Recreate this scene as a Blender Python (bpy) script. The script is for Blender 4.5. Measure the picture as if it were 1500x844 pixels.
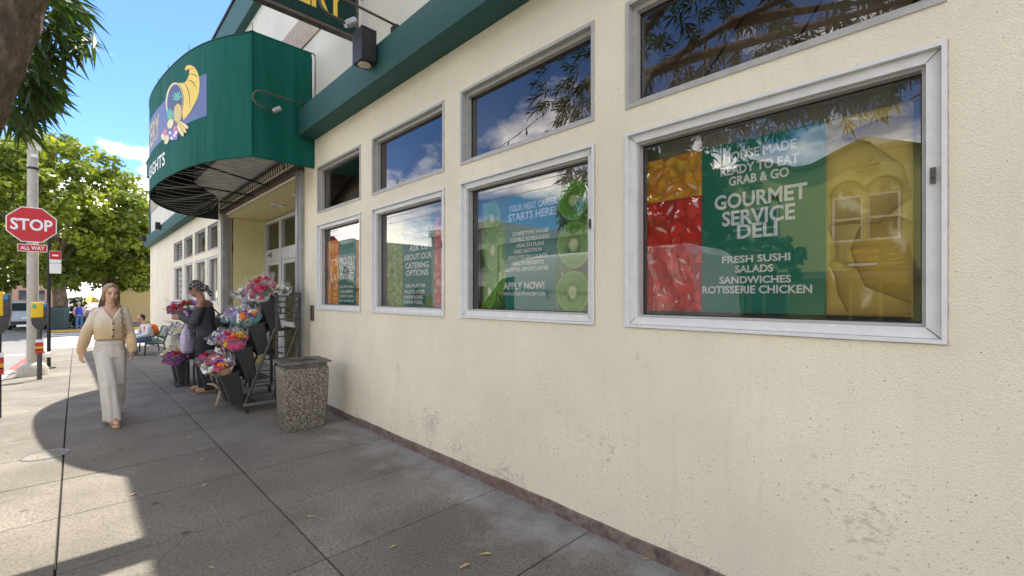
import bpy, bmesh, math, random
import numpy as np
from mathutils import Vector, Matrix, Euler, noise as mnoise

scene = bpy.context.scene
for o in list(bpy.data.objects):
    bpy.data.objects.remove(o, do_unlink=True)
COL = scene.collection
rnd = random.Random(7)
R = math.radians

# ------------------------------------------------------------------ camera
FPX, CXP, HYP, CAMH, TH = 651.0, 750.0, 434.0, 1.55, R(44.5)
SN, CS = math.sin(TH), math.cos(TH)
cam = bpy.data.objects.new('camera', bpy.data.cameras.new('camera'))
COL.objects.link(cam)
cam.location = (0, 0, CAMH)
cam.rotation_euler = (R(90), 0, -TH)
cam.data.sensor_width = 36.0
cam.data.lens = 36.0 * FPX / 1500.0
cam.data.shift_y = (HYP - 422.0) / 1500.0
cam.data.clip_start = 0.05
cam.data.clip_end = 3000
scene.camera = cam

# ------------------------------------------------------------------ sky and sun
SUN = Vector((0.26, 0.30, 1.0)).normalized()
world = bpy.data.worlds.new('World'); scene.world = world
world.use_nodes = True
wn = world.node_tree; wn.nodes.clear()
def wnode(t, **k):
    n = wn.nodes.new(t)
    for a, b in k.items(): setattr(n, a, b)
    return n
sky = wnode('ShaderNodeTexSky', sky_type='NISHITA', sun_disc=False)
sky.sun_elevation = math.asin(SUN.z)
sky.sun_rotation = math.atan2(SUN.x, SUN.y)
sky.altitude = 2500; sky.air_density = 1.0; sky.dust_density = 0.0; sky.ozone_density = 10.0
bg = wnode('ShaderNodeBackground'); bg.inputs['Strength'].default_value = 0.12
wo = wnode('ShaderNodeOutputWorld')
tc = wnode('ShaderNodeTexCoord')
mp = wnode('ShaderNodeMapping'); mp.inputs['Scale'].default_value = (1.0, 1.0, 2.2)
nz = wnode('ShaderNodeTexNoise'); nz.inputs['Scale'].default_value = 2.6
nz.inputs['Detail'].default_value = 7; nz.inputs['Roughness'].default_value = 0.58
mp.inputs['Location'].default_value = (8.21, 3.18, 6.24)  # cloud pattern shifted so the framed sky stays mostly clear
cr = wnode('ShaderNodeValToRGB')
cr.color_ramp.elements[0].position = 0.485; cr.color_ramp.elements[0].color = (0, 0, 0, 1)
cr.color_ramp.elements[1].position = 0.65; cr.color_ramp.elements[1].color = (0.92, 0.92, 0.92, 1)
mixc = wnode('ShaderNodeMix', data_type='RGBA')
mixc.inputs['B'].default_value = (19.5, 17.6, 15.2, 1)  # extra-bright clouds added to fill the shaded wall, mostly out of view
L = wn.links.new
L(tc.outputs['Generated'], mp.inputs['Vector']); L(mp.outputs[0], nz.inputs['Vector'])
L(nz.outputs['Fac'], cr.inputs['Fac']); L(cr.outputs['Color'], mixc.inputs['Factor'])
L(sky.outputs[0], mixc.inputs['A']); L(mixc.outputs['Result'], bg.inputs['Color'])
L(bg.outputs[0], wo.inputs['Surface'])
sl = bpy.data.lights.new('sun', 'SUN'); sl.energy = 3.4; sl.angle = R(0.5); sl.color = (1.0, 0.945, 0.86)
so = bpy.data.objects.new('sun', sl); COL.objects.link(so)
so.rotation_euler = SUN.to_track_quat('Z', 'Y').to_euler()
so.location = (0, 0, 30)
scene.view_settings.view_transform = 'Standard'
scene.view_settings.look = 'None'
scene.view_settings.gamma = 1.0
scene.view_settings.use_curve_mapping = False
scene.view_settings.exposure = 1.66
scene.render.engine = 'CYCLES'
scene.cycles.max_bounces = 8
scene.cycles.transparent_max_bounces = 16
scene.cycles.sample_clamp_indirect = 6.0

# ------------------------------------------------------------------ pixel helpers (direction + a known plane)
WX = 2.44                     # wall plane
_GP = [(-400, 0), (8, 0), (14, -.17), (20, -.42), (28, -.76), (33, -.80), (41, -.64), (60, -.45), (100, -.30), (900, 0.5)]
def g(t):
    for (a, za), (b, zb) in zip(_GP, _GP[1:]):
        if t <= b: return za + (zb - za) * (t - a) / (b - a)
    return _GP[-1][1]
def slope(t): return (g(t + .2) - g(t - .2)) / .4
def onX(u, v, X=WX):
    r = (u - CXP) / FPX; d = X / (SN + r * CS)
    return (d * CS - r * d * SN, CAMH - (v - HYP) / FPX * d)
def onY(u, v, Y):
    r = (u - CXP) / FPX; d = Y / (CS - r * SN)
    return (d * SN + r * d * CS, CAMH - (v - HYP) / FPX * d)
def gnd(u, v):
    z = 0
    for i in range(30):
        d = FPX * (CAMH - z) / (v - HYP); r = (u - CXP) / FPX * d
        x, y = d * SN + r * CS, d * CS - r * SN
        z = .5 * z + .5 * g(y)
    return x, y

# ------------------------------------------------------------------ materials
def S(r, g_, b):
    f = lambda c: (c / 255 / 12.92) if c <= 10 else ((c / 255 + .055) / 1.055) ** 2.4
    return (f(r), f(g_), f(b))
MATS = {}
class NT:
    """small node-tree writer"""
    def __init__(s, name):
        s.m = bpy.data.materials.new(name); s.m.use_nodes = True
        s.t = s.m.node_tree; s.b = s.t.nodes['Principled BSDF']; s.o = s.t.nodes['Material Output']
    def n(s, t, ins=None, **k):
        x = s.t.nodes.new(t)
        for a, b in k.items(): setattr(x, a, b)
        for a, b in (ins or {}).items():
            if hasattr(b, 'is_output'): s.t.links.new(b, x.inputs[a])
            else: x.inputs[a].default_value = b
        return x
    def l(s, a, b): s.t.links.new(a, b)
    def coord(s, kind='Object'): return s.n('ShaderNodeTexCoord').outputs[kind]
    def pos(s): return s.n('ShaderNodeNewGeometry').outputs['Position']
    def noise(s, vec, scale, detail=4, rough=.55, out='Fac'):
        return s.n('ShaderNodeTexNoise', {'Vector': vec, 'Scale': scale, 'Detail': detail, 'Roughness': rough}).outputs[out]
    def ramp(s, fac, stops):
        r = s.n('ShaderNodeValToRGB', {'Fac': fac}); e = r.color_ramp.elements
        while len(e) < len(stops): e.new(0.5)
        for q, (p, c) in zip(e, stops):
            q.position = p; q.color = tuple(c) + (1,) if len(c) == 3 else c
        return r.outputs['Color']
    def mix(s, fac, a, b, mode='MIX'):
        x = s.n('ShaderNodeMix', data_type='RGBA', blend_type=mode)
        for nme, v in (('Factor', fac), ('A', a), ('B', b)):
            if hasattr(v, 'is_output'): s.t.links.new(v, x.inputs[nme])
            else: x.inputs[nme].default_value = v if nme == 'Factor' else (tuple(v) + (1,) if len(v) == 3 else v)
        return x.outputs['Result']
    def math(s, op, a, b=0.0, clamp=False):
        x = s.n('ShaderNodeMath', operation=op, use_clamp=clamp)
        for i, v in ((0, a), (1, b)):
            if hasattr(v, 'is_output'): s.t.links.new(v, x.inputs[i])
            else: x.inputs[i].default_value = v
        return x.outputs[0]
    def bump(s, h, strength=.3, dist=.01):
        b = s.n('ShaderNodeBump', {'Height': h, 'Strength': strength, 'Distance': dist})
        s.l(b.outputs[0], s.b.inputs['Normal'])
    def color(s, c):
        if hasattr(c, 'is_output'): s.l(c, s.b.inputs['Base Color'])
        else: s.b.inputs['Base Color'].default_value = tuple(c) + (1,)
    def set(s, **k):
        for a, b in k.items(): s.b.inputs[a.replace('_', ' ')].default_value = b
def g3(k): return (k, k, k)

def simple(name, col, rough=.6, metal=0, var=.18, scale=14, bump=.12, bscale=90, spec=.5, dist=.004):
    """plain painted/plastic/metal surface with mottling and fine relief"""
    if name in MATS: return MATS[name]
    a = NT(name); c = a.coord()
    n1 = a.noise(c, scale, 5)
    a.color(a.mix(a.ramp(n1, [(.3, g3(0)), (.72, g3(1))]), [x * (1 - var) for x in col], [min(1, x * (1 + var)) for x in col]))
    a.set(Roughness=rough, Metallic=metal); a.b.inputs['Specular IOR Level'].default_value = spec
    if bump: a.bump(a.noise(c, bscale, 3), bump, dist)
    MATS[name] = a.m; return a.m

def build_materials():
    M = MATS
    # stucco wall: cream paint over dash texture, scuffs and worn paint near the pavement
    for nm, colr in (('stucco', (.86, .772, .575)), ('stucco_pale', (.70, .66, .54)), ('stucco_far', (.74, .67, .49))):
        a = NT(nm); p = a.pos()
        big = a.noise(p, .8, 5, .6); fine = a.noise(p, 105, 6, .65); mid = a.noise(p, 7, 5, .6)
        base = a.mix(a.ramp(big, [(.3, g3(0)), (.7, g3(1))]), [x * .88 for x in colr], [x * 1.06 for x in colr])
        base = a.mix(a.ramp(fine, [(.28, g3(.55)), (.5, g3(0))]), base, [x * .80 for x in colr])
        # scuff specks, more of them low on the wall (wear from passers-by)
        z = a.n('ShaderNodeSeparateXYZ', {0: p}).outputs['Z']
        low = a.n('ShaderNodeMapRange', {'Value': z, 'From Min': 1.45, 'From Max': 0.1, 'To Min': 0.0, 'To Max': 1.0}).outputs[0]
        mpp = a.n('ShaderNodeMapping', {'Vector': p, 'Scale': (1, .8, 1.5)}).outputs[0]
        sp = a.noise(mpp, 30, 4, .72); cl = a.noise(p, 2.1, 4, .6)
        k = a.math('ADD', a.math('MULTIPLY', cl, .55), a.math('MULTIPLY', low, .10))
        k = a.math('ADD', k, a.math('MULTIPLY', sp, .55))
        speck = a.ramp(k, [(.70, g3(0)), (.775, g3(1))])
        base = a.mix(a.math('MULTIPLY', speck, .38), base, (.235, .20, .16))
        # flaked patches showing grey render close to the ground
        lo2 = a.n('ShaderNodeMapRange', {'Value': z, 'From Min': .42, 'From Max': 0.0, 'To Min': 0.0, 'To Max': .34}).outputs[0]
        fl = a.ramp(a.math('ADD', a.noise(p, 4.5, 7, .68), lo2), [(.80, g3(0)), (.86, g3(1))])
        st = a.noise(a.n('ShaderNodeMapping', {'Vector': p, 'Scale': (1, 9, .55)}).outputs[0], 3.0, 5, .6)
        base = a.mix(a.ramp(st, [(.52, g3(0)), (.75, g3(.09))]), base, (.42, .37, .27))
        base = a.mix(a.math('MULTIPLY', fl, .28), base, (.40, .385, .36))
        pit = a.ramp(a.math('ADD', a.noise(p, 75, 3, .6), a.math('ADD', a.math('MULTIPLY', low, .07), a.math('MULTIPLY', a.noise(p, 1.7, 3), .16))), [(.765, g3(0)), (.81, g3(.8))])
        base = a.mix(pit, base, (.19, .15, .11))
        a.color(base); a.set(Roughness=.85)
        v = a.n('ShaderNodeTexVoronoi', {'Vector': p, 'Scale': 165.0}, feature='SMOOTH_F1').outputs['Distance']
        h = a.math('ADD', a.math('MULTIPLY', fine, .8), a.math('MULTIPLY', v, .5))
        h = a.math('ADD', h, a.math('MULTIPLY', mid, .28)); a.bump(h, .6, .007)
        M[nm] = a.m
    # concrete flags
    a = NT('concrete'); p = a.pos(); oi = a.n('ShaderNodeObjectInfo').outputs['Random']
    n1 = a.noise(p, 1.5, 6, .62); n2 = a.noise(p, 55, 5, .7); n3 = a.noise(p, 6, 5, .65)
    c = a.mix(a.ramp(n1, [(.38, g3(0)), (.62, g3(1))]), (.145, .127, .098), (.26, .232, .187))
    c = a.mix(a.math('MULTIPLY', oi, .6), c, (.145, .127, .10))
    c = a.mix(a.ramp(n2, [(.36, g3(.8)), (.55, g3(0))]), c, (.07, .063, .052))
    c = a.mix(a.ramp(n2, [(.62, g3(0)), (.78, g3(.45))]), c, (.46, .43, .38))
    c = a.mix(a.ramp(n3, [(.56, g3(0)), (.72, g3(.6))]), c, (.085, .073, .058))
    gum = a.n('ShaderNodeTexVoronoi', {'Vector': p, 'Scale': 2.6}, feature='F1').outputs['Distance']
    c = a.mix(a.ramp(gum, [(.05, g3(.8)), (.085, g3(0))]), c, (.05, .044, .037))
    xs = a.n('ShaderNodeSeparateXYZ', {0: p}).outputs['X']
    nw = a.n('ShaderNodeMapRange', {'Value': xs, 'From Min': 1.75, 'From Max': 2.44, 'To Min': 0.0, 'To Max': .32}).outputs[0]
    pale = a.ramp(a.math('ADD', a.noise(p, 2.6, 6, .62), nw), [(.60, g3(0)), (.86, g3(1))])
    c = a.mix(a.math('MULTIPLY', pale, .5), c, (.36, .355, .34))        # paler patches, more of them towards the wall
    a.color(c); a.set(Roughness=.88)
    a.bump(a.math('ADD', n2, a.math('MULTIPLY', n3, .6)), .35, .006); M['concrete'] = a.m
    a = NT('asphalt'); p = a.pos(); n = a.noise(p, 70, 4, .7); n1 = a.noise(p, .6, 5)
    c = a.mix(n1, (.15, .146, .138), (.23, .223, .21)); c = a.mix(a.ramp(n, [(.35, g3(.5)), (.6, g3(0))]), c, (.05, .05, .05))
    a.color(c); a.set(Roughness=.9); a.bump(n, .4, .008); M['asphalt'] = a.m
    simple('joint', (.035, .03, .026), .95)
    simple('kerb_concrete', (.30, .28, .25), .9, var=.25, bump=.3)
    simple('kerb_red', (.42, .07, .06), .8, var=.35, bump=.3)
    simple('kerb_yellow', (.60, .38, .05), .8, var=.3)
    simple('road_paint', (.70, .69, .65), .8, var=.15, scale=6)
    # plinth strip: worn brown stone
    a = NT('plinth'); p = a.pos(); n = a.noise(p, 13, 7, .7); n2 = a.noise(p, 2.2, 4)
    c = a.mix(a.ramp(n, [(.32, g3(0)), (.66, g3(1))]), (.075, .052, .042), (.27, .205, .165))
    c = a.mix(a.ramp(n2, [(.45, g3(0)), (.7, g3(.6))]), c, (.20, .12, .10))
    a.color(c); a.set(Roughness=.9); a.bump(n, .8, .015); M['plinth'] = a.m
    # teal weathered cornice
    a = NT('teal_paint'); p = a.pos(); n = a.noise(p, 38, 6, .72); n2 = a.noise(p, 2.2, 5)
    c = a.mix(n2, (.008, .068, .056), (.018, .098, .088))
    c = a.mix(a.ramp(n, [(.55, g3(0)), (.72, g3(.5))]), c, (.09, .19, .215))
    a.color(c); a.set(Roughness=.7); a.bump(n, .5, .01); M['teal_paint'] = a.m
    # awning cloth
    a = NT('awning_cloth'); p = a.pos(); n = a.noise(p, 1.6, 4); w = a.noise(p, 300, 2)
    st = a.noise(a.n('ShaderNodeMapping', {'Vector': p, 'Scale': (3, 3, .25)}).outputs[0], 3.0, 5, .6); a.color(a.mix(a.ramp(st, [(.35, g3(0)), (.7, g3(1))]), a.mix(n, (.002, .080, .056), (.004, .105, .075)), (.012, .128, .096))); a.set(Roughness=.7); a.b.inputs['Specular IOR Level'].default_value = .12; a.bump(a.math('ADD', a.math('MULTIPLY', w, .06), a.noise(a.n('ShaderNodeMapping', {'Vector': p, 'Scale': (1, 1, .4)}).outputs[0], 2.6, 3)), .5, .06); M['awning_cloth'] = a.m
    simple('awning_inside', (.02, .03, .028), .8)
    simple('logo_blue', (.085, .125, .29), .5, var=.08); simple('logo_yellow', (.83, .58, .05), .5, var=.06)
    simple('logo_gold', (.62, .45, .12), .5, var=.06); simple('logo_black', (.015, .015, .02), .5)
    simple('logo_white', (.80, .80, .76), .5, var=.05); simple('logo_green', (.08, .42, .27), .5)
    simple('logo_cream', (.78, .66, .33), .5); simple('logo_purple', (.22, .12, .42), .5); simple('logo_pink', (.62, .17, .26), .5)
    simple('logo_navy', (.035, .05, .13), .5)
    # window parts
    simple('aluminium', (.62, .62, .60), .38, .2, var=.08, bump=.05)
    simple('aluminium_white', (.72, .71, .675), .4, .0, var=.06, bump=.05)
    simple('aluminium_dull', (.44, .42, .38), .45, .1, var=.10, bump=.05)
    simple('gasket', (.02, .02, .02), .6)
    a = NT('glass'); t = a.t; t.nodes.remove(a.b)
    tr = a.n('ShaderNodeBsdfTransparent', {'Color': (.97, .98, .97, 1)}); gl = a.n('ShaderNodeBsdfGlossy', {'Color': (.97, .98, 1, 1), 'Roughness': .0})
    bp = a.n('ShaderNodeBump', {'Height': a.noise(a.pos(), 1.3, 2), 'Strength': .02, 'Distance': .01}); a.l(bp.outputs[0], gl.inputs['Normal'])
    fr = a.n('ShaderNodeFresnel', {'IOR': 1.52}).outputs[0]
    fac = a.math('ADD', a.math('MULTIPLY', fr, .8), .075, clamp=True)
    mx = a.n('ShaderNodeMixShader', {0: fac}); a.l(tr.outputs[0], mx.inputs[1]); a.l(gl.outputs[0], mx.inputs[2]); a.l(mx.outputs[0], a.o.inputs['Surface'])
    M['glass'] = a.m
    simple('blind_beige', (.70, .66, .57), .8, var=.06); simple('interior_brown', (.26, .18, .115), .8, var=.2, scale=3)
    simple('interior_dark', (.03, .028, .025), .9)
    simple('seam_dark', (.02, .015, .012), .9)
    simple('poster_green', (.002, .20, .135), .5, var=.05, bump=0); simple('poster_teal', (.004, .22, .19), .5, var=.05, bump=0)
    simple('print_white', (.90, .90, .88), .5, var=.02, bump=0)
    # printed produce photographs
    def produce(nm, scale, cols, seed, stretch=(1, 1, 1)):
        a = NT(nm); p = a.n('ShaderNodeMapping', {'Vector': a.pos(), 'Location': (seed, seed * 1.7, seed * .6), 'Scale': stretch}).outputs[0]
        wv = a.noise(p, scale * .8, 3, out='Color')
        pv = a.mix(.13, p, wv)
        v = a.n('ShaderNodeTexVoronoi', {'Vector': pv, 'Scale': scale}, feature='F1')
        d = v.outputs['Distance']; cc = a.n('ShaderNodeSeparateColor', {0: v.outputs['Color']}).outputs[0]
        body = a.ramp(cc, [(i / max(1, len(cols) - 1), c) for i, c in enumerate(cols)])
        dark = a.ramp(d, [(.34, g3(1)), (.66, g3(.5)), (.9, g3(.10))])
        c = a.mix(1.0, body, dark, 'MULTIPLY')
        hl = a.ramp(a.noise(pv, scale * 3.2, 4, .6), [(.60, g3(0)), (.72, g3(1))])
        inner = a.ramp(d, [(.12, g3(.75)), (.36, g3(0))])
        c = a.mix(a.math('MULTIPLY', hl, .5), c, (.95, .78, .68)); c = a.mix(a.math('MULTIPLY', inner, a.math('MULTIPLY', hl, .9)), c, (1, .9, .82))
        a.color(c); a.set(Roughness=.35); M[nm] = a.m
    produce('print_red_pepper', 7.5, [(.62, .012, .006), (.85, .03, .012), (.78, .015, .015), (.88, .12, .05)], 3)
    produce('print_yellow_pepper', 7.0, [(.85, .34, .01), (.90, .50, .02), (.80, .24, .01), (.88, .55, .06)], 5, (1, .6, 1.2))
    produce('print_mushroom', 5.0, [(.80, .62, .22), (.74, .56, .10), (.62, .46, .42), (.82, .72, .42)], 8)
    produce('print_berries', 9.0, [(.60, .04, .05), (.75, .22, .12), (.80, .45, .28), (.68, .10, .10)], 11)
    produce('print_grapes', 11.0, [(.25, .40, .05), (.40, .52, .10), (.32, .45, .06), (.5, .55, .2)], 14)
    produce('print_orange', 4.2, [(.80, .26, .01), (.85, .34, .02), (.75, .20, .01), (.88, .42, .06)], 17, (1, 1, .7))
    produce('print_kiwi_skin', 6.0, [(.10, .30, .03), (.20, .42, .05), (.12, .34, .04), (.05, .12, .02)], 19)
    def blobmat(nm, cols, hi=(1, .93, .86), seg=0):
        a = NT(nm); uv = a.coord('UV'); sx = a.n('ShaderNodeSeparateXYZ', {0: uv}); x, y = sx.outputs[0], sx.outputs[1]
        rn = a.n('ShaderNodeAttribute', attribute_name='leaf_rnd').outputs['Fac']
        r = a.math('SQRT', a.math('ADD', a.math('MULTIPLY', x, x), a.math('MULTIPLY', y, y)))
        c = a.ramp(rn, [(i / (len(cols) - 1), q) for i, q in enumerate(cols)])
        c = a.mix(a.ramp(r, [(.45, g3(0)), (.9, g3(.35)), (1.0, g3(.7))]), c, (.12, .04, .02), 'MULTIPLY')
        hx = a.math('ADD', x, .3); hy = a.math('SUBTRACT', y, .35); hr = a.math('SQRT', a.math('ADD', a.math('MULTIPLY', hx, hx), a.math('MULTIPLY', a.math('MULTIPLY', hy, hy), 4.0)))
        hr = a.math('ADD', hr, a.math('MULTIPLY', a.math('SUBTRACT', a.noise(a.pos(), 38, 4), .5), .5))
        c = a.mix(a.ramp(hr, [(.14, g3(.8)), (.38, g3(0))]), c, hi)
        if seg:
            an = a.math('SINE', a.math('MULTIPLY', a.math('ARCTAN2', y, x), 5.0)); c = a.mix(a.math('MULTIPLY', a.ramp(an, [(.0, g3(0)), (.03, g3(1)), (.06, g3(0))]), .6), c, (.9, .7, .4)); c = a.mix(a.ramp(r, [(.82, g3(0)), (.86, g3(.85)), (.90, g3(.85)), (.93, g3(0))]), c, (.9, .72, .42))
        a.color(c); a.set(Roughness=.4); M[nm] = a.m
    blobmat('print_blob_red', [(.50, .008, .004), (.80, .02, .008), (.90, .06, .03), (.70, .01, .012)])
    blobmat('print_blob_yellow', [(.85, .34, .01), (.92, .55, .03), (.80, .25, .01)]); blobmat('print_blob_pale', [(.62, .44, .07), (.70, .54, .14), (.56, .37, .04), (.66, .47, .10)], (.92, .80, .5))
    blobmat('print_blob_berry', [(.62, .02, .03), (.85, .35, .20), (.75, .06, .06), (.88, .60, .42)]); blobmat('print_blob_grape', [(.28, .42, .04), (.50, .60, .14), (.38, .50, .07)]); blobmat('print_blob_orange', [(.88, .28, .01), (.92, .40, .03), (.82, .22, .01)], seg=1)
    a = NT('print_kiwi'); uv = a.coord('UV'); sx = a.n('ShaderNodeSeparateXYZ', {0: uv}); x, y = sx.outputs[0], sx.outputs[1]
    r = a.math('SQRT', a.math('ADD', a.math('MULTIPLY', x, x), a.math('MULTIPLY', y, y)))
    an = a.math('ARCTAN2', y, x); rr = a.math('ADD', r, a.math('MULTIPLY', a.math('SUBTRACT', a.noise(uv, 5, 3), .5), .12))
    c = a.ramp(rr, [(.0, (.72, .76, .48)), (.20, (.66, .72, .38)), (.32, (.17, .40, .02)), (.80, (.13, .38, .02)), (.93, (.30, .55, .08)), (1.0, (.10, .09, .03))])
    ray = a.math('SINE', a.math('MULTIPLY', an, 24.0)); band = a.ramp(rr, [(.24, g3(0)), (.32, g3(1)), (.46, g3(1)), (.56, g3(0))])
    c = a.mix(a.math('MULTIPLY', a.ramp(ray, [(.35, g3(0)), (.75, g3(1))]), band), c, (.012, .012, .006))
    ray2 = a.math('SINE', a.math('MULTIPLY', an, 37.0)); b2 = a.ramp(rr, [(.2, g3(0)), (.5, g3(.35)), (.9, g3(0))])
    c = a.mix(a.math('MULTIPLY', a.ramp(ray2, [(.4, g3(0)), (1, g3(1))]), b2), c, (.55, .68, .25))
    a.color(c); a.set(Roughness=.4); M['print_kiwi'] = a.m
    # exposed aggregate
    a = NT('aggregate'); p = a.coord(); v = a.n('ShaderNodeTexVoronoi', {'Vector': p, 'Scale': 95.0}, feature='F1')
    cc = a.n('ShaderNodeSeparateColor', {0: v.outputs['Color']}).outputs[0]
    c = a.ramp(cc, [(0, (.07, .055, .04)), (.35, (.20, .165, .12)), (.7, (.33, .275, .20)), (1, (.50, .45, .37))])
    c = a.mix(a.ramp(v.outputs['Distance'], [(.45, g3(0)), (.75, g3(.85))]), c, (.06, .05, .04))
    a.color(c); a.set(Roughness=.75); a.bump(a.math('SUBTRACT', 1, v.outputs['Distance']), .8, .008); M['aggregate'] = a.m
    simple('lid_metal', (.15, .135, .115), .5, .5, var=.45, scale=9, bump=.4)
    simple('black_plastic', (.016, .016, .017), .45, var=.3); simple('rack_metal', (.075, .068, .06), .5, .5, var=.4, scale=20)
    simple('grey_plastic', (.035, .034, .033), .45, var=.25)
    simple('dark_metal', (.03, .028, .027), .5, .4, var=.3); simple('bronze', (.12, .095, .075), .4, .6, var=.25)
    simple('steel', (.36, .35, .33), .35, .8, var=.2); simple('galvanised', (.34, .335, .32), .5, .5, var=.2, scale=4)
    simple('lamp_glass', (.60, .52, .40), .25); simple('white_paint', (.74, .73, .70), .5, var=.08)
    simple('recess_yellow', (.70, .61, .30), .85, var=.05, bump=.2); simple('tan_band', (.42, .33, .25), .85, var=.15, bump=.3)
    simple('sign_green', (.003, .034, .028), .5, var=.15, spec=.2); simple('sign_yellow', (.80, .52, .05), .5, var=.05)
    simple('stop_red', (.52, .006, .012), .38, var=.05, bump=0); simple('sign_white', (.82, .82, .81), .4, var=.03, bump=0)
    simple('pole_concrete', (.47, .435, .37), .85, var=.16, bump=.25); simple('meter_yellow', (.80, .52, .01), .4, var=.06)
    simple('meter_grey', (.075, .075, .08), .45, .3); simple('sticker_red', (.55, .03, .025), .5, var=.05); simple('sticker_orange', (.85, .42, .02), .5, var=.05)
    simple('sticker_blue', (.03, .25, .60), .5); simple('sticker_green', (.05, .45, .25), .5)
    simple('hydrant_white', (.72, .69, .62), .5, var=.1); simple('bin_green', (.018, .045, .04), .5)
    simple('bench_green', (.01, .13, .085), .45); simple('bench_iron', (.03, .026, .022), .5)
    # bark + leaves
    a = NT('bark'); p = a.n('ShaderNodeMapping', {'Vector': a.coord(), 'Scale': (1, 1, .45)}).outputs[0]; n = a.noise(p, 34, 8, .75); n2 = a.noise(p, 7, 5)
    c = a.mix(a.ramp(n, [(.3, g3(0)), (.7, g3(1))]), (.045, .028, .017), (.34, .24, .15)); c = a.mix(a.ramp(n2, [(.46, g3(0)), (.6, g3(.75))]), c, (.06, .042, .03))
    a.color(c); a.set(Roughness=.9); a.bump(n, 1.0, .03); M['bark'] = a.m
    def leafmat(nm, c0, c1, trans=.35):
        a = NT(nm); t = a.t; rn = a.n('ShaderNodeAttribute', attribute_name='leaf_rnd').outputs['Fac']
        c = a.mix(rn, c0, c1); a.color(c); a.set(Roughness=.5); a.b.inputs['Specular IOR Level'].default_value = .35
        tb = a.n('ShaderNodeBsdfTranslucent'); a.l(a.mix(1.0, c, (1.5, 1.5, .6), 'MULTIPLY'), tb.inputs['Color'])
        mx = a.n('ShaderNodeMixShader', {0: trans}); a.l(a.b.outputs[0], mx.inputs[1]); a.l(tb.outputs[0], mx.inputs[2]); a.l(mx.outputs[0], a.o.inputs['Surface'])
        M[nm] = a.m
    leafmat('leaf_far', (.045, .088, .012), (.30, .335, .04), .42); leafmat('leaf_near', (.022, .055, .014), (.075, .125, .03), .25)
    leafmat('leaf_dark', (.03, .07, .02), (.08, .14, .03), .3)
build_materials()

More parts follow.
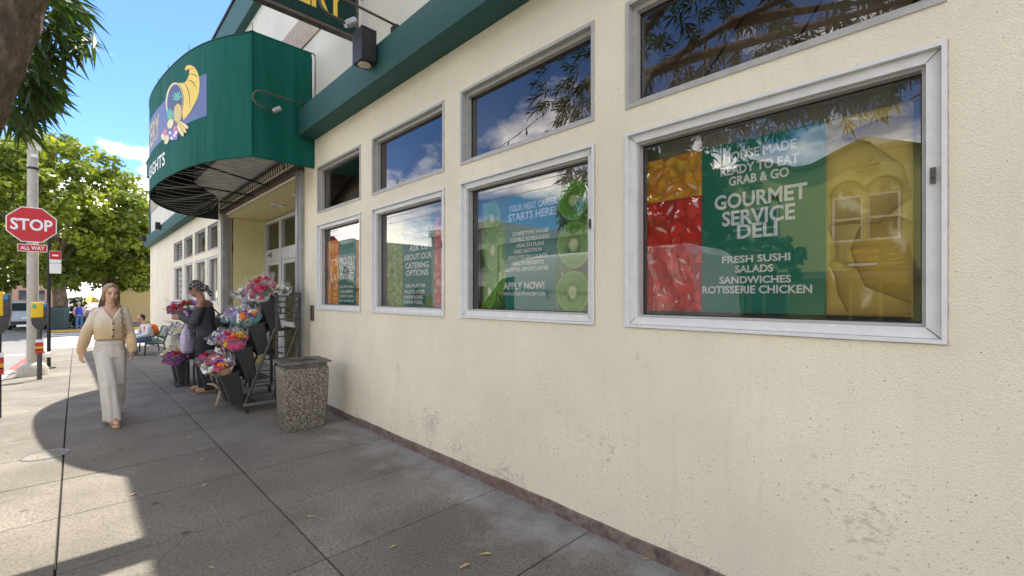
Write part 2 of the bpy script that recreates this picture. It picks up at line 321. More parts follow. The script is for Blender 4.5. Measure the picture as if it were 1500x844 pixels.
# ------------------------------------------------------------------ mesh builder
class MB:
    def __init__(s): s.v = []; s.f = []; s.mi = []; s.cur = 0
    def add(s, vs, fs):
        o = len(s.v); s.v += [tuple(x) for x in vs]; s.f += [[i + o for i in f] for f in fs]; s.mi += [s.cur] * len(fs); return s
    def box(s, x0, x1, y0, y1, z0, z1, bev=0):
        if bev <= 0:
            v = [(x0, y0, z0), (x1, y0, z0), (x1, y1, z0), (x0, y1, z0), (x0, y0, z1), (x1, y0, z1), (x1, y1, z1), (x0, y1, z1)]
            return s.add(v, [(0, 3, 2, 1), (4, 5, 6, 7), (0, 1, 5, 4), (1, 2, 6, 5), (2, 3, 7, 6), (3, 0, 4, 7)])
        bm = bmesh.new(); bmesh.ops.create_cube(bm, size=1)
        bmesh.ops.scale(bm, vec=(x1 - x0, y1 - y0, z1 - z0), verts=bm.verts)
        bmesh.ops.translate(bm, vec=((x0 + x1) / 2, (y0 + y1) / 2, (z0 + z1) / 2), verts=bm.verts)
        bmesh.ops.bevel(bm, geom=bm.edges[:], offset=bev, segments=2, affect='EDGES', profile=.6)
        return s.bm(bm)
    def bm(s, bm):
        bm.verts.index_update(); s.add([v.co for v in bm.verts], [[v.index for v in f.verts] for f in bm.faces]); bm.free(); return s
    def tube(s, pts, r, n=10, cap=True, flat=1.0):
        pts = [Vector(p) for p in pts]; rs = r if isinstance(r, (list, tuple)) else [r] * len(pts)
        vs, fs = [], []; prev = None
        for i, p in enumerate(pts):
            d = (pts[min(i + 1, len(pts) - 1)] - pts[max(i - 1, 0)]).normalized()
            ref = prev if prev is not None else (Vector((0, 0, 1)) if abs(d.z) < .9 else Vector((0, 1, 0)))
            a = (ref - d * ref.dot(d)).normalized(); prev = a; b = d.cross(a)
            for k in range(n):
                q = 2 * math.pi * k / n; vs.append(p + (a * math.cos(q) + b * math.sin(q) * flat) * rs[i])
        for i in range(len(pts) - 1):
            for k in range(n):
                k2 = (k + 1) % n; fs.append((i * n + k, i * n + k2, (i + 1) * n + k2, (i + 1) * n + k))
        if cap: fs.append(list(range(n))[::-1]); fs.append([(len(pts) - 1) * n + k for k in range(n)])
        return s.add(vs, fs)
    def lathe(s, prof, c=(0, 0, 0), n=16, sx=1, sy=1):
        vs, fs = [], []
        for r, z in prof:
            for k in range(n):
                q = 2 * math.pi * k / n; vs.append((c[0] + r * sx * math.cos(q), c[1] + r * sy * math.sin(q), c[2] + z))
        m = len(prof)
        for i in range(m - 1):
            for k in range(n):
                k2 = (k + 1) % n; fs.append((i * n + k, i * n + k2, (i + 1) * n + k2, (i + 1) * n + k))
        fs.append(list(range(n))[::-1]); fs.append([(m - 1) * n + k for k in range(n)])
        return s.add(vs, fs)
    def rings(s, rings, cap=True):
        n = len(rings[0]); vs = [p for r in rings for p in r]; fs = []
        for i in range(len(rings) - 1):
            for k in range(n):
                k2 = (k + 1) % n; fs.append((i * n + k, i * n + k2, (i + 1) * n + k2, (i + 1) * n + k))
        if cap: fs.append(list(range(n))[::-1]); fs.append([(len(rings) - 1) * n + k for k in range(n)])
        return s.add(vs, fs)
    def prism(s, poly, fn, th):
        """poly of (a,b); fn(a,b,d)->3D; extruded from d=0 to d=th"""
        n = len(poly); vs = [fn(a, b, 0) for a, b in poly] + [fn(a, b, th) for a, b in poly]
        fs = [list(range(n))[::-1], [n + i for i in range(n)]] + [(i, (i + 1) % n, n + (i + 1) % n, n + i) for i in range(n)]
        return s.add(vs, fs)
    def sphere(s, c, r, n=10, m=7, rot=None):
        c = Vector(c); rr = r if isinstance(r, (tuple, list)) else (r, r, r); vs, fs = [], []
        for i in range(m + 1):
            ph = math.pi * i / m
            for k in range(n):
                q = 2 * math.pi * k / n; p = Vector((rr[0] * math.sin(ph) * math.cos(q), rr[1] * math.sin(ph) * math.sin(q), -rr[2] * math.cos(ph)))
                if rot is not None: p = rot @ p
                vs.append(c + p)
        for i in range(m):
            for k in range(n):
                k2 = (k + 1) % n
                if i == 0: fs.append((k, n + k2, n + k))
                elif i == m - 1: fs.append((i * n + k, i * n + k2, (i + 1) * n + k))
                else: fs.append((i * n + k, i * n + k2, (i + 1) * n + k2, (i + 1) * n + k))
        return s.add(vs, fs)
    def xf(s, M):
        s.v = [tuple(M @ Vector(p)) for p in s.v]; return s
    def mesh(s, name):
        me = bpy.data.meshes.new(name); me.from_pydata(s.v, [], s.f); me.update(); return me
    def build(s, name, mat, parent=None, smooth=False, world=True, fix=False):
        """one mesh object; coordinates in the root's frame (or world ones if world)"""
        off = Vector((0, 0, 0))
        if world and parent is not None:
            q = parent
            while q is not None: off += q.location; q = q.parent
            s.v = [(x - off.x, y - off.y, z - off.z) for x, y, z in s.v]
        me = s.mesh(name)
        mats = mat if isinstance(mat, (list, tuple)) else [mat]
        for m in mats: me.materials.append(MATS[m] if isinstance(m, str) else m)
        if len(mats) > 1: me.polygons.foreach_set('material_index', s.mi)
        if fix:
            b = bmesh.new(); b.from_mesh(me); bmesh.ops.remove_doubles(b, verts=b.verts, dist=1e-5); bmesh.ops.recalc_face_normals(b, faces=b.faces); b.to_mesh(me); b.free()
        if smooth:
            if smooth is True: me.polygons.foreach_set('use_smooth', [True] * len(me.polygons))
            else: me.set_sharp_from_angle(angle=R(smooth)); 
        o = bpy.data.objects.new(name, me); COL.objects.link(o); o.parent = parent
        return o
def tag(o, label=None, cat=None, group=None, kind=None):
    if label: o['label'] = label
    if cat: o['category'] = cat
    if group: o['group'] = group
    if kind: o['kind'] = kind
    return o
def thing(name, label, cat, loc=(0, 0, 0), rz=0, group=None):
    o = bpy.data.objects.new(name, None); COL.objects.link(o); o.location = loc; o.rotation_euler = (0, 0, rz); o.empty_display_size = .1
    return tag(o, label, cat, group)
def child(name, me, parent, loc=(0, 0, 0), rot=(0, 0, 0), sc=(1, 1, 1)):
    o = bpy.data.objects.new(name, me); COL.objects.link(o); o.parent = parent; o.location = loc; o.rotation_euler = rot; o.scale = sc; return o
def copy_tree(o, parent=None):
    c = o.copy(); COL.objects.link(c); c.parent = parent
    for ch in list(o.children): copy_tree(ch, c)
    return c
def setmat(me, *ms):
    for m in ms: me.materials.append(MATS[m])
    return me
# ------------------------------------------------------------------ lettering
_tc = {}
def text_geo(s_, bold=.0):
    if (s_, bold) in _tc: return _tc[(s_, bold)]
    cu = bpy.data.curves.new('lettering', 'FONT'); cu.body = s_; cu.size = 1; cu.offset = bold; cu.resolution_u = 3
    o = bpy.data.objects.new('lettering', cu); COL.objects.link(o); bpy.context.view_layer.update()
    me = o.evaluated_get(bpy.context.evaluated_depsgraph_get()).to_mesh()
    v = [(p.co.x, p.co.y) for p in me.vertices]; f = [list(q.vertices) for q in me.polygons]
    bpy.data.objects.remove(o, do_unlink=True); bpy.data.curves.remove(cu)
    xs = [p[0] for p in v]; ys = [p[1] for p in v]; x0, x1, y0, y1 = min(xs), max(xs), min(ys), max(ys)
    v = [((x - x0) / (x1 - x0), (y - y0) / (y1 - y0)) for x, y in v]
    _tc[(s_, bold)] = (v, f, (x1 - x0) / (y1 - y0)); return _tc[(s_, bold)]
def text_part(name, s_, fn, w, h, mat, parent, bold=.02, th=.0015):
    """letters w by h; fn(a,b,d) -> world point, a from 0..w, b from 0..h"""
    v, f, asp = text_geo(s_, bold); mb = MB()
    mb.add([fn(x * w, y * h, th) for x, y in v], f)
    return mb.build(name, mat, parent)
# ================================================================== GROUND
def strip(name, x0, x1, ys, zf, mat, parent=None, kind='structure', nx=1):
    mb = MB(); vs = []; fs = []
    for y in ys:
        for i in range(nx + 1): vs.append((x0 + (x1 - x0) * i / nx, y, zf(y)))
    m = nx + 1
    for j in range(len(ys) - 1):
        for i in range(nx): fs.append((j * m + i, j * m + i + 1, (j + 1) * m + i + 1, (j + 1) * m + i))
    mb.add(vs, fs); o = mb.build(name, mat, parent)
    if kind and parent is None: o['kind'] = kind
    return o
YS = [-120, -40, -10, 0, 4, 8, 11, 14, 17, 20, 24, 28, 30.5, 33, 37, 41, 50, 60, 80, 100, 200, 420]
RD = .13
strip('ground', -1500, 1500, [-1500, 2500], lambda y: -2.2, 'asphalt')
strip('road', -70, 70, YS, lambda y: g(y) - RD, 'asphalt')
bed = strip('sidewalk', -1.06, 2.50, [y for y in YS if -40 <= y <= 28], lambda y: g(y) - .03, 'joint')
# flags of the pavement, one object each
rows = [1.74 + .9 * k for k in range(-6, 29)] + [28.0]
cols = [(-1.06, -.08), (-.08, 1.06), (1.06, 2.44)]
slab_me = {}
def slab_mesh(w, l):
    key = (round(w, 3), round(l, 3))
    if key not in slab_me:
        mb = MB(); a, b, e = w / 2, l / 2, .004
        r = lambda x, y, z: [(-x, -y, z), (x, -y, z), (x, y, z), (-x, y, z)]
        mb.rings([r(a, b, -.06), r(a, b, -e), r(a - e, b - e, 0)])
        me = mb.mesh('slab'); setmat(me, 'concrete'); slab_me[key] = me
    return slab_me[key]
for i in range(len(rows) - 1):
    y0, y1 = rows[i], rows[i + 1]; ym = (y0 + y1) / 2
    for j, (x0, x1) in enumerate(cols):
        gx, gy = (.0045 if j else .007), .0045
        me = slab_mesh(x1 - x0 - 2 * gx, y1 - y0 - 2 * gy)
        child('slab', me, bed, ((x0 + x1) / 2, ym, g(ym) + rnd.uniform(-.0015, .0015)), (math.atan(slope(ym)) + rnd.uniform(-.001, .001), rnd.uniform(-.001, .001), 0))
# hairline crack across two flags
mb = MB(); pts = [(u, v) for u, v in ((232, 826), (243, 812), (258, 801), (268, 790), (281, 782))]
pg = [gnd(*p) for p in pts]; w = .003
mb.add([q for x, y in pg for q in ((x - w, y, .0025), (x + w, y + w, .0025))], [(2 * i, 2 * i + 1, 2 * i + 3, 2 * i + 2) for i in range(len(pg) - 1)])
mb.build('crack', 'joint', bed)
# kerb with a red painted length
kb = MB(); 
def kerb_run(mb, x0, x1, ys):
    for a, b in zip(ys, ys[1:]):
        ring = lambda y: [(x0, y, g(y) - .4), (x1, y, g(y) - .4), (x1, y, g(y)), (x0 + .02, y, g(y)), (x0, y, g(y) - .02)]
        mb.rings([ring(a), ring(b)])
kerb_run(kb, -1.22, -1.065, [-40, 0, 8, 14, 16.5]); kerb_run(kb, -1.22, -1.065, [22.5, 24, 27.4])
kerb = tag(kb.build('kerb', 'kerb_concrete', fix=True), kind='structure')
kr = MB(); kerb_run(kr, -1.22, -1.065, [16.505, 18.5, 20, 22.495]); kr.build('red_kerb_length', 'kerb_red', kerb, fix=True)
cs_ = MB(); ring = lambda x: [(x, 28.0, g(28) - .4), (x, 28.16, g(28) - .4), (x, 28.16, g(28) - .02), (x, 28.14, g(28)), (x, 28.0, g(28))]
cs_.rings([ring(-1.22), ring(60)]); cs_.build('side_street_kerb', 'kerb_concrete', kerb, fix=True)
strip('side_pavement', 2.503, 60, [26.0, 28.0], lambda y: g(y) - .004, 'concrete')
# zebra crossing over the side street
cw = tag(bpy.data.objects.new('crosswalk', None), kind='structure'); COL.objects.link(cw)
for k in range(8):
    y = 29.4 + k * 1.42
    mb = MB(); mb.add([(x, yy, g(yy) - RD + .006) for x, yy in ((-1.2, y), (2.9, y), (2.9, y + .62), (-1.2, y + .62))], [(0, 1, 2, 3)])
    mb.build('stripe', 'road_paint', cw)
sb = MB(); sb.add([(x, yy, g(yy) - RD + .006) for x, yy in ((-10, 26.9), (-1.5, 26.9), (-1.5, 27.3), (-10, 27.3))], [(0, 1, 2, 3)]); sb.build('stop_line', 'road_paint', cw)
# far corner pavement and the pavement over the road
fy = [41, 45, 50, 60, 80, 100, 200]
fp = strip('far_pavement', -1.2, 2.6, fy, lambda y: g(y), 'concrete')
mb = MB(); mb.rings([[(-1.2, 40.85, g(41) - .4), (30, 40.85, g(41) - .4), (30, 40.99, g(41) - .4), (-1.2, 40.99, g(41) - .4)], [(-1.2, 40.85, g(41)), (30, 40.85, g(41)), (30, 40.99, g(41)), (-1.2, 40.99, g(41))]])
mb.build('yellow_kerb', 'kerb_yellow', fp)
op = strip('opposite_pavement', -14.0, -11.2, [y for y in YS if y <= 60], lambda y: g(y), 'concrete')
mb = MB(); kerb_run(mb, -11.36, -11.2, [-40, 0, 8, 14, 20, 28]); mb.build('opposite_kerb', 'kerb_concrete', op, fix=True)

# utility cover set in the pavement
ux, uy = gnd(66, 667); KU = .68
uc = thing('utility_cover', 'round iron utility cover with pale ring set in the sidewalk', 'cover', (ux, uy, 0))
mb = MB(); n = 40
vs = [(ux + r * math.cos(2 * math.pi * k / n), uy + r * math.sin(2 * math.pi * k / n), z) for r, z in ((.255 * KU, .002), (.25 * KU, .007), (.225 * KU, .007), (.222 * KU, .002)) for k in range(n)]
mb.add(vs, [(i * n + k, i * n + (k + 1) % n, (i + 1) * n + (k + 1) % n, (i + 1) * n + k) for i in range(3) for k in range(n)]); mb.build('ring', 'steel', uc)
mb = MB(); mb.lathe([(.2215 * KU, -.01), (.2215 * KU, .004), (.0, .0045)], (ux, uy, 0), 40); mb.build('lid', 'concrete', uc)

# ================================================================== GROCERY BUILDING
YB0, YB1 = -9.0, 26.0
bld = thing('grocery_building', 'cream stucco grocery store with teal cornice and a row of shop windows', 'building', (WX, YB0, 0))
WIN = [(.05, 1.47), (1.71, 3.13), (3.38, 4.78), (5.07, 6.40)]
FAR = [(12.55, 13.70), (13.98, 15.40), (15.75, 17.15), (17.5, 19.2)]
LOZ, UPZ = (1.365, 2.55), (2.71, 3.365)
ENT = (7.02, 11.85, -.6, 3.39)
holes = [(a, b, *z) for a, b in WIN + FAR for z in (LOZ, UPZ)] + [ENT]
def wall_holes(X, t0, t1, z0, z1, holes, depth):
    ts = sorted({t0, t1} | {h[0] for h in holes} | {h[1] for h in holes}); zs = sorted({z0, z1} | {h[2] for h in holes} | {h[3] for h in holes})
    mb = MB()
    for a, b in zip(ts, ts[1:]):
        for c, d in zip(zs, zs[1:]):
            tm, zm = (a + b) / 2, (c + d) / 2
            if any(h[0] < tm < h[1] and h[2] < zm < h[3] for h in holes): continue
            mb.add([(X, b, c), (X, a, c), (X, a, d), (X, b, d)], [(0, 1, 2, 3)])
    for a, b, c, d in holes:
        e = X + depth
        mb.add([(X, a, c), (X, b, c), (X, b, d), (X, a, d), (e, a, c), (e, b, c), (e, b, d), (e, a, d)], [(0, 4, 5, 1), (1, 5, 6, 2), (2, 6, 7, 3), (3, 7, 4, 0)])
    return mb
wall_holes(WX, YB0, YB1, -1.4, 3.95, holes, .14).build('wall', 'stucco', bld)
mb = MB(); mb.add([(WX, YB1, 3.95), (WX, YB0, 3.95), (WX, YB0, 5.27), (WX, YB1, 5.27)], [(0, 1, 2, 3)]); mb.build('upper_wall', 'stucco_pale', bld)
mb = MB(); mb.box(WX - .02, WX + .1, YB0, YB1 - .02, 5.272, 5.74); mb.build('wall_band', 'tan_band', bld)
mb = MB(); mb.add([(WX, YB1, 5.74), (WX, YB0, 5.74), (WX, YB0, 6.9), (WX, YB1, 6.9)], [(0, 1, 2, 3)]); mb.build('top_wall', 'stucco_pale', bld)
mb = MB(); mb.box(WX - .13, WX + .25, YB0, YB1 + .05, 6.9, 7.55); mb.build('parapet', 'teal_paint', bld)
mb = MB(); mb.box(WX - .16, WX + .28, YB0, YB1 + .08, 7.552, 7.6); mb.build('parapet_cap', 'dark_metal', bld)
mb = MB(); mb.box(WX + .3, 16, YB0, YB1 - .3, 7.0, 7.2); mb.build('roof', 'dark_metal', bld)
mb = MB(); mb.add([(WX, YB1, -1.4), (16, YB1, -1.4), (16, YB1, 7.5), (WX, YB1, 7.5)], [(0, 1, 2, 3)]); mb.add([(WX, YB0, -1.4), (16, YB0, -1.4), (16, YB0, 7.5), (WX, YB0, 7.5)], [(3, 2, 1, 0)])
mb.add([(16, YB0, -1.4), (16, YB1, -1.4), (16, YB1, 7.5), (16, YB0, 7.5)], [(0, 1, 2, 3)]); mb.build('side_walls', 'stucco_pale', bld)
mb = MB(); mb.box(WX - .05, WX + .12, YB1 - .22, YB1 + .03, 4.14, 6.89); mb.build('corner_trim', 'teal_paint', bld)
# cornice in two lengths, either side of the awning
for a, b in ((YB0, 6.46), (12.75, YB1)):
    mb = MB(); mb.box(2.2, WX - .001, a, b, 3.77, 4.13, .012); mb.build('cornice', 'teal_paint', bld, smooth=30)
# uneven stone plinth following the pavement
for a, b in ((YB0, ENT[0] - .06), (ENT[1] + .06, YB1)):
    mb = MB(); n = max(2, int((b - a) / .22)); rr = []
    for i in range(n + 1):
        y = a + (b - a) * i / n; h = .078 + rnd.uniform(-.007, .007); p = WX - .024 + rnd.uniform(-.004, .004)
        rr.append([(p, y, g(y) - .2), (WX + .02, y, g(y) - .2), (WX + .02, y, g(y) + h + .004), (p + .006, y, g(y) + h)])
    mb.rings(rr); mb.build('plinth', 'plinth', bld, fix=True)

def frame_ring(mb, X0, X1, a, b, c, d, w):
    """picture frame in the wall plane, outer a..b by c..d, bar width w, from X0 to X1; mitre-free butt joints"""
    mb.box(X0, X1, a, a + w, c, d); mb.box(X0, X1, b - w, b, c, d)
    mb.box(X0, X1, a + w, b - w, c, c + w); mb.box(X0, X1, a + w, b - w, d - w, d)
def window(a, b, c, d, lower, near):
    fr = MB()
    if lower:
        frame_ring(fr, WX - .014, WX + .05, a - .004, b + .004, c - .004, d + .004, .017)
        frame_ring(fr, WX + .012, WX + .075, a + .0145, b - .0145, c + .0145, d - .0145, .044)
        f = fr.build('window', 'aluminium_white', bld)
        b2 = MB(); frame_ring(b2, WX + .035, WX + .085, a + .0595, b - .0595, c + .0595, d - .0595, .012); b2.build('glazing_bead', 'aluminium_dull', f)
        i = .0718
        lt = MB(); lt.box(WX + .0, WX + .0115, a + .028, a + .046, 2.0, 2.065, .004); lt.box(WX - .008, WX - .0005, a + .033, a + .041, 2.022, 2.045)
        if near:
            lt.build('latch', 'bronze', f)
            for (ya, sa) in ((a + .0145, 1), (b - .0145, -1)):
                for (za, sz_) in ((c + .0145, 1), (d - .0145, -1)):
                    mj = MB(); e_ = .0012; p0, p1_ = (ya + sa * .002, za + sz_ * .002), (ya + sa * .042, za + sz_ * .042)
                    mj.add([(WX + .0112, p0[0] + e_, p0[1] - e_ * sa * sz_), (WX + .0112, p0[0] - e_, p0[1] + e_ * sa * sz_), (WX + .0112, p1_[0] - e_, p1_[1] + e_ * sa * sz_), (WX + .0112, p1_[0] + e_, p1_[1] - e_ * sa * sz_)], [(0, 1, 2, 3)]); mj.build('mitre_joint', 'gasket', f)
            ck = MB(); nn_ = 40
            for (y0_, z0_, y1_, z1_) in ((a - .004, c - .004, b + .004, c - .004), (b + .004, c - .004, b + .004, d + .004), (b + .004, d + .004, a - .004, d + .004), (a - .004, d + .004, a - .004, c - .004)):
                ck.tube([(WX - .001, y0_ + (y1_ - y0_) * q / nn_ + rnd.uniform(-.0012, .0012), z0_ + (z1_ - z0_) * q / nn_ + rnd.uniform(-.0012, .0012)) for q in range(nn_ + 1)], .0045, 5)
            ck.build('caulk_bead', 'tan_band', f)['kind'] = 'stuff'
    else:
        frame_ring(fr, WX - .008, WX + .06, a - .003, b + .003, c - .003, d + .003, .024)
        frame_ring(fr, WX + .035, WX + .095, a + .022, b - .022, c + .022, d - .022, .030)
        f = fr.build('window', 'aluminium_dull', bld); i = .053
    gk = MB(); frame_ring(gk, WX + .078, WX + .0905, a + i - .0035, b - i + .0035, c + i - .0035, d - i + .0035, .009); gk.build('gasket', 'gasket', f)
    pn = MB(); pn.add([(WX + .082, b - i, c + i), (WX + .082, a + i, c + i), (WX + .082, a + i, d - i), (WX + .082, b - i, d - i)], [(0, 1, 2, 3)]); pn.build('pane', 'glass', f)
    return f
for k, (a, b) in enumerate(WIN + FAR):
    window(a, b, *LOZ, True, k < 4); window(a, b, *UPZ, False, k < 4)
# what stands behind the glass
for k, (a, b) in enumerate(WIN + FAR):
    mb = MB(); mb.box(WX + .30, WX + .33, a - .1, b + .1, 1.25, 2.62); mb.build('window_blind', 'blind_beige', bld)
    mb = MB(); mb.box(WX + .15, WX + .34, a - .1, b + .1, 1.19, 1.245); mb.build('window_ledge', 'white_paint', bld)
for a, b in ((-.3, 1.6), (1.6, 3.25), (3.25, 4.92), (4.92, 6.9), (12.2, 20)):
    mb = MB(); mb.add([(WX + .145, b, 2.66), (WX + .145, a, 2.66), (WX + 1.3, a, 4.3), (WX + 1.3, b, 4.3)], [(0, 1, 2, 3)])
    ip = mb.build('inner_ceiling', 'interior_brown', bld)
    for q in range(1, 4):
        mb = MB(); y = a + (b - a) * q / 4 + .05; mb.add([(WX + .16, y, 2.688), (WX + .16, y - .018, 2.688), (WX + 1.29, y - .45, 4.292), (WX + 1.29, y - .43, 4.292)], [(0, 1, 2, 3)]); mb.build('ceiling_seam', 'seam_dark', ip)
    mb = MB(); mb.box(WX + .15, WX + 1.3, b - .05, b - .02, 2.7, 4.3); mb.build('inner_partition', 'blind_beige', bld)
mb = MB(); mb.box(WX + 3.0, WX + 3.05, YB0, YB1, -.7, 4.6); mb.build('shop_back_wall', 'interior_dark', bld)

# ---------------- entrance recess
RX = 3.30
a, b, zt = ENT[0], ENT[1], 3.39
mb = MB(); mb.add([(WX + .14, b - .10, -.6), (RX, b - .10, -.6), (RX, b - .10, 3.34), (WX + .14, b - .10, 3.34)], [(0, 1, 2, 3)])
mb.build('recess_wall', 'recess_yellow', bld); mb = MB(); mb.add([(WX + .14, a + .1, -.6), (RX, a + .1, -.6), (RX, a + .1, 3.34), (WX + .14, a + .1, 3.34)], [(3, 2, 1, 0)]); mb.build('recess_wall', 'recess_yellow', bld)
mb = MB(); mb.add([(WX, a, 3.345), (RX + .1, a, 3.345), (RX + .1, b, 3.345), (WX, b, 3.345)], [(0, 1, 2, 3)]); ceil_ = mb.build('recess_ceiling', 'recess_yellow', bld)
for y in (8.3, 9.5):
    mb = MB(); mb.lathe([(.13, .0), (.125, -.012), (.10, -.014), (.085, .02), (.0, .02)], (2.86, y, 3.343), 20); mb.build('downlight', 'white_paint', ceil_, smooth=True)
mb = MB(); mb.box(WX + .005, RX, a + .1, b - .1, g(11) - .2, -.028); mb.build('threshold', 'concrete', bld)
# doorway: aluminium framed transoms over glazed doors
DX = RX - .02
def door_frame(y0, y1):
    f = MB(); frame_ring(f, DX - .05, DX + .04, y0, y1, -.06, 3.30, .07); f.box(DX - .045, DX + .035, y0 + .07, y1 - .07, 2.36, 2.62); return f.build('door_frame', 'aluminium', bld)
def pane(parent, y0, y1, z0, z1, X, mat='glass'):
    p = MB(); p.add([(X, y1, z0), (X, y0, z0), (X, y0, z1), (X, y1, z1)], [(0, 1, 2, 3)]); return p.build('pane', mat, parent)
for y0, y1 in ((10.62, 11.74), (9.45, 10.61), (8.29, 9.44), (7.13, 8.28)):
    f = door_frame(y0, y1); pane(f, y0 + .07, y1 - .07, 2.62, 3.23, DX)
    d = MB(); frame_ring(d, DX - .03, DX + .02, y0 + .075, y1 - .075, -.05, 2.355, .09); d.box(DX - .028, DX + .018, y0 + .165, y1 - .165, .9, 1.0)
    dd = d.build('door', 'aluminium', bld); pane(dd, y0 + .165, y1 - .165, .04, .9, DX - .002); pane(dd, y0 + .165, y1 - .165, 1.0, 2.265, DX - .002)
    h = MB(); h.tube([(DX - .03, y0 + .14, .95), (DX - .09, y0 + .14, .95), (DX - .09, y0 + .14, 1.35), (DX - .03, y0 + .14, 1.35)], .012); h.build('door_handle', 'steel', dd)
mb = MB(); mb.box(DX - .056, DX - .0505, 11.1, 11.5, 2.40, 2.60); nb = mb.build('number_plate', 'white_paint', bld)
text_part('numerals', '448', lambda x, y, d: (DX - .057 - d, 11.46 - x, 2.425 + y), .32, .15, 'logo_black', nb, .02)
# shutter guides, box, fascia
for y0, y1 in ((6.90, 7.10), (11.76, 11.92)):
    mb = MB(); mb.box(WX - .07, WX + .06, y0, y1, g(y1) - .1, 3.42, .01); mb.box(WX - .082, WX - .0705, y0 + .05, y0 + .09, g(y1), 3.40); mb.build('shutter_guide', 'galvanised', bld)
mb = MB(); mb.box(WX - .085, WX + .05, 6.9, 11.95, 3.42, 3.52, .008); fas = mb.build('entrance_fascia', 'bronze', bld)
for k in range(40):
    y = 7.05 + k * .12; mb = MB()
    mb.tube([(WX - .10, y, 3.545), (WX - .10, y + .045, 3.60), (WX - .10, y, 3.655), (WX - .10, y - .045, 3.60), (WX - .10, y, 3.545)], .007, 5); mb.box(WX - .104, WX - .096, y + .054, y + .062, 3.525, 3.68); mb.build('scroll_bar', 'dark_metal', fas)
mb = MB(); mb.box(WX - .112, WX - .09, 6.98, 11.88, 3.681, 3.70); mb.build('scroll_rail', 'dark_metal', fas)
mb = MB(); n = 46; y0, y1 = 6.95, 11.7
prof = [(WX - .003, 3.72), (WX - .12, 3.74), (WX - .60, 4.02), (WX - .62, 4.30), (WX - .003, 4.45)]
rr = []
for i in range(n * 2 + 1):
    y = y0 + (y1 - y0) * i / (n * 2); k = .012 if i % 2 else 0
    rr.append([(x - (k if 0 < j < 4 else 0), y, z - (k if 0 < j < 4 else 0)) for j, (x, z) in enumerate(prof)])
mb.rings(rr); mb.build('shutter_box', 'galvanised', bld, fix=True)
mb = MB(); mb.box(WX - .030, WX + .01, 6.52, 6.60, 1.20, 1.42, .006); mb.build('utility_box', 'bronze', bld)
# pipe run beside the awning and a wall rail further down
mb = MB(); mb.tube([(WX - .03, 6.47, 4.14), (WX - .03, 6.47, 4.93), (WX - .03, 6.52, 5.0), (WX - .03, 6.62, 5.0), (WX - .03, 6.66, 4.95)], .018, 8); mb.build('conduit', 'white_paint', bld, smooth=True)
mb = MB(); yy = 17.6; mb.tube([(WX - .12, yy, g(yy) + 1.02), (WX - .12, yy + 3.0, g(yy + 3) + 1.08)], .02, 8); mb.tube([(WX, yy + .3, g(yy) + 1.02), (WX - .12, yy + .3, g(yy) + 1.02)], .015, 8); mb.tube([(WX, yy + 2.6, g(yy) + .95), (WX - .12, yy + 2.6, g(yy) + .95)], .015, 8); mb.build('wall_rail', 'steel', bld)
# ================================================================== AWNING
AWP = [(1.64, 6.5), (1.34, 7.05), (1.16, 7.6), (1.05, 8.2), (.97, 8.9), (.93, 9.6), (.94, 10.15), (1.02, 10.75), (1.24, 11.45), (1.58, 12.05), (1.98, 12.38), (2.43, 12.45)]
def smooth_poly(P, n=90):
    """Catmull-Rom through the points, resampled by arc length"""
    P = [Vector(p) for p in P]; Q = [2 * P[0] - P[1]] + P + [2 * P[-1] - P[-2]]; out = []
    for i in range(1, len(Q) - 2):
        for k in range(12):
            t = k / 12; p0, p1, p2, p3 = Q[i - 1:i + 3]
            out.append(.5 * ((2 * p1) + (-p0 + p2) * t + (2 * p0 - 5 * p1 + 4 * p2 - p3) * t * t + (-p0 + 3 * p1 - 3 * p2 + p3) * t ** 3))
    out.append(P[-1]); d = [0]
    for a, b in zip(out, out[1:]): d.append(d[-1] + (b - a).length)
    res = []; j = 0
    for k in range(n + 1):
        s_ = d[-1] * k / n
        while j < len(d) - 2 and d[j + 1] < s_: j += 1
        f = (s_ - d[j]) / max(1e-9, d[j + 1] - d[j]); res.append(out[j].lerp(out[j + 1], f))
    return res, d[-1]
AWC, AWL = smooth_poly(AWP)
AZ0, AZ1 = 3.38, 5.0
def aw(s_, z, off=0.0):
    f = min(max(s_ / AWL * 90, 0), 89.999); i = int(f); f -= i
    p = AWC[i].lerp(AWC[i + 1], f)
    t0 = AWC[max(i - 1, 0)]; t1 = AWC[min(i + 2, 90)]; d = (t1 - t0).normalized(); nrm = Vector((-d.y, d.x))
    p = p + nrm * off
    return (p.x, p.y, z)
def aw_px(u, v):
    """photo pixel -> (arc length, height) on the awning front"""
    r = (u - CXP) / FPX; dx, dy = SN + r * CS, CS - r * SN
    best = None
    for i in range(len(AWC) - 1):
        a, b = AWC[i], AWC[i + 1]; e = b - a; den = dx * e.y - dy * e.x
        if abs(den) < 1e-9: continue
        k = (a.x * e.y - a.y * e.x) / den; m = (a.x * dy - a.y * dx) / den
        if -.001 <= m <= 1.001 and k > 0 and (best is None or k < best[0]): best = (k, (i + m) / 90 * AWL)
    if best is None: best = (9.8, 3.2)
    return best[1], CAMH - (v - HYP) / FPX * best[0]
awn = thing('entrance_awning', 'large green fabric awning with curved front and cornucopia logo over the entrance', 'awning', (WX, 9.5, AZ0))
mb = MB(); nv = 8; vs = []; fs = []
path = [Vector((WX - .002, 6.5)), AWC[0]] 
for j in range(nv + 1):
    z = AZ0 + (AZ1 - AZ0) * j / nv
    for p in AWC: vs.append((p.x, p.y, z))
m = len(AWC)
for j in range(nv):
    for i in range(m - 1): fs.append((j * m + i + 1, j * m + i, (j + 1) * m + i, (j + 1) * m + i + 1))
mb.add(vs, fs); front = mb.build('front_panel', 'awning_cloth', awn, smooth=True)
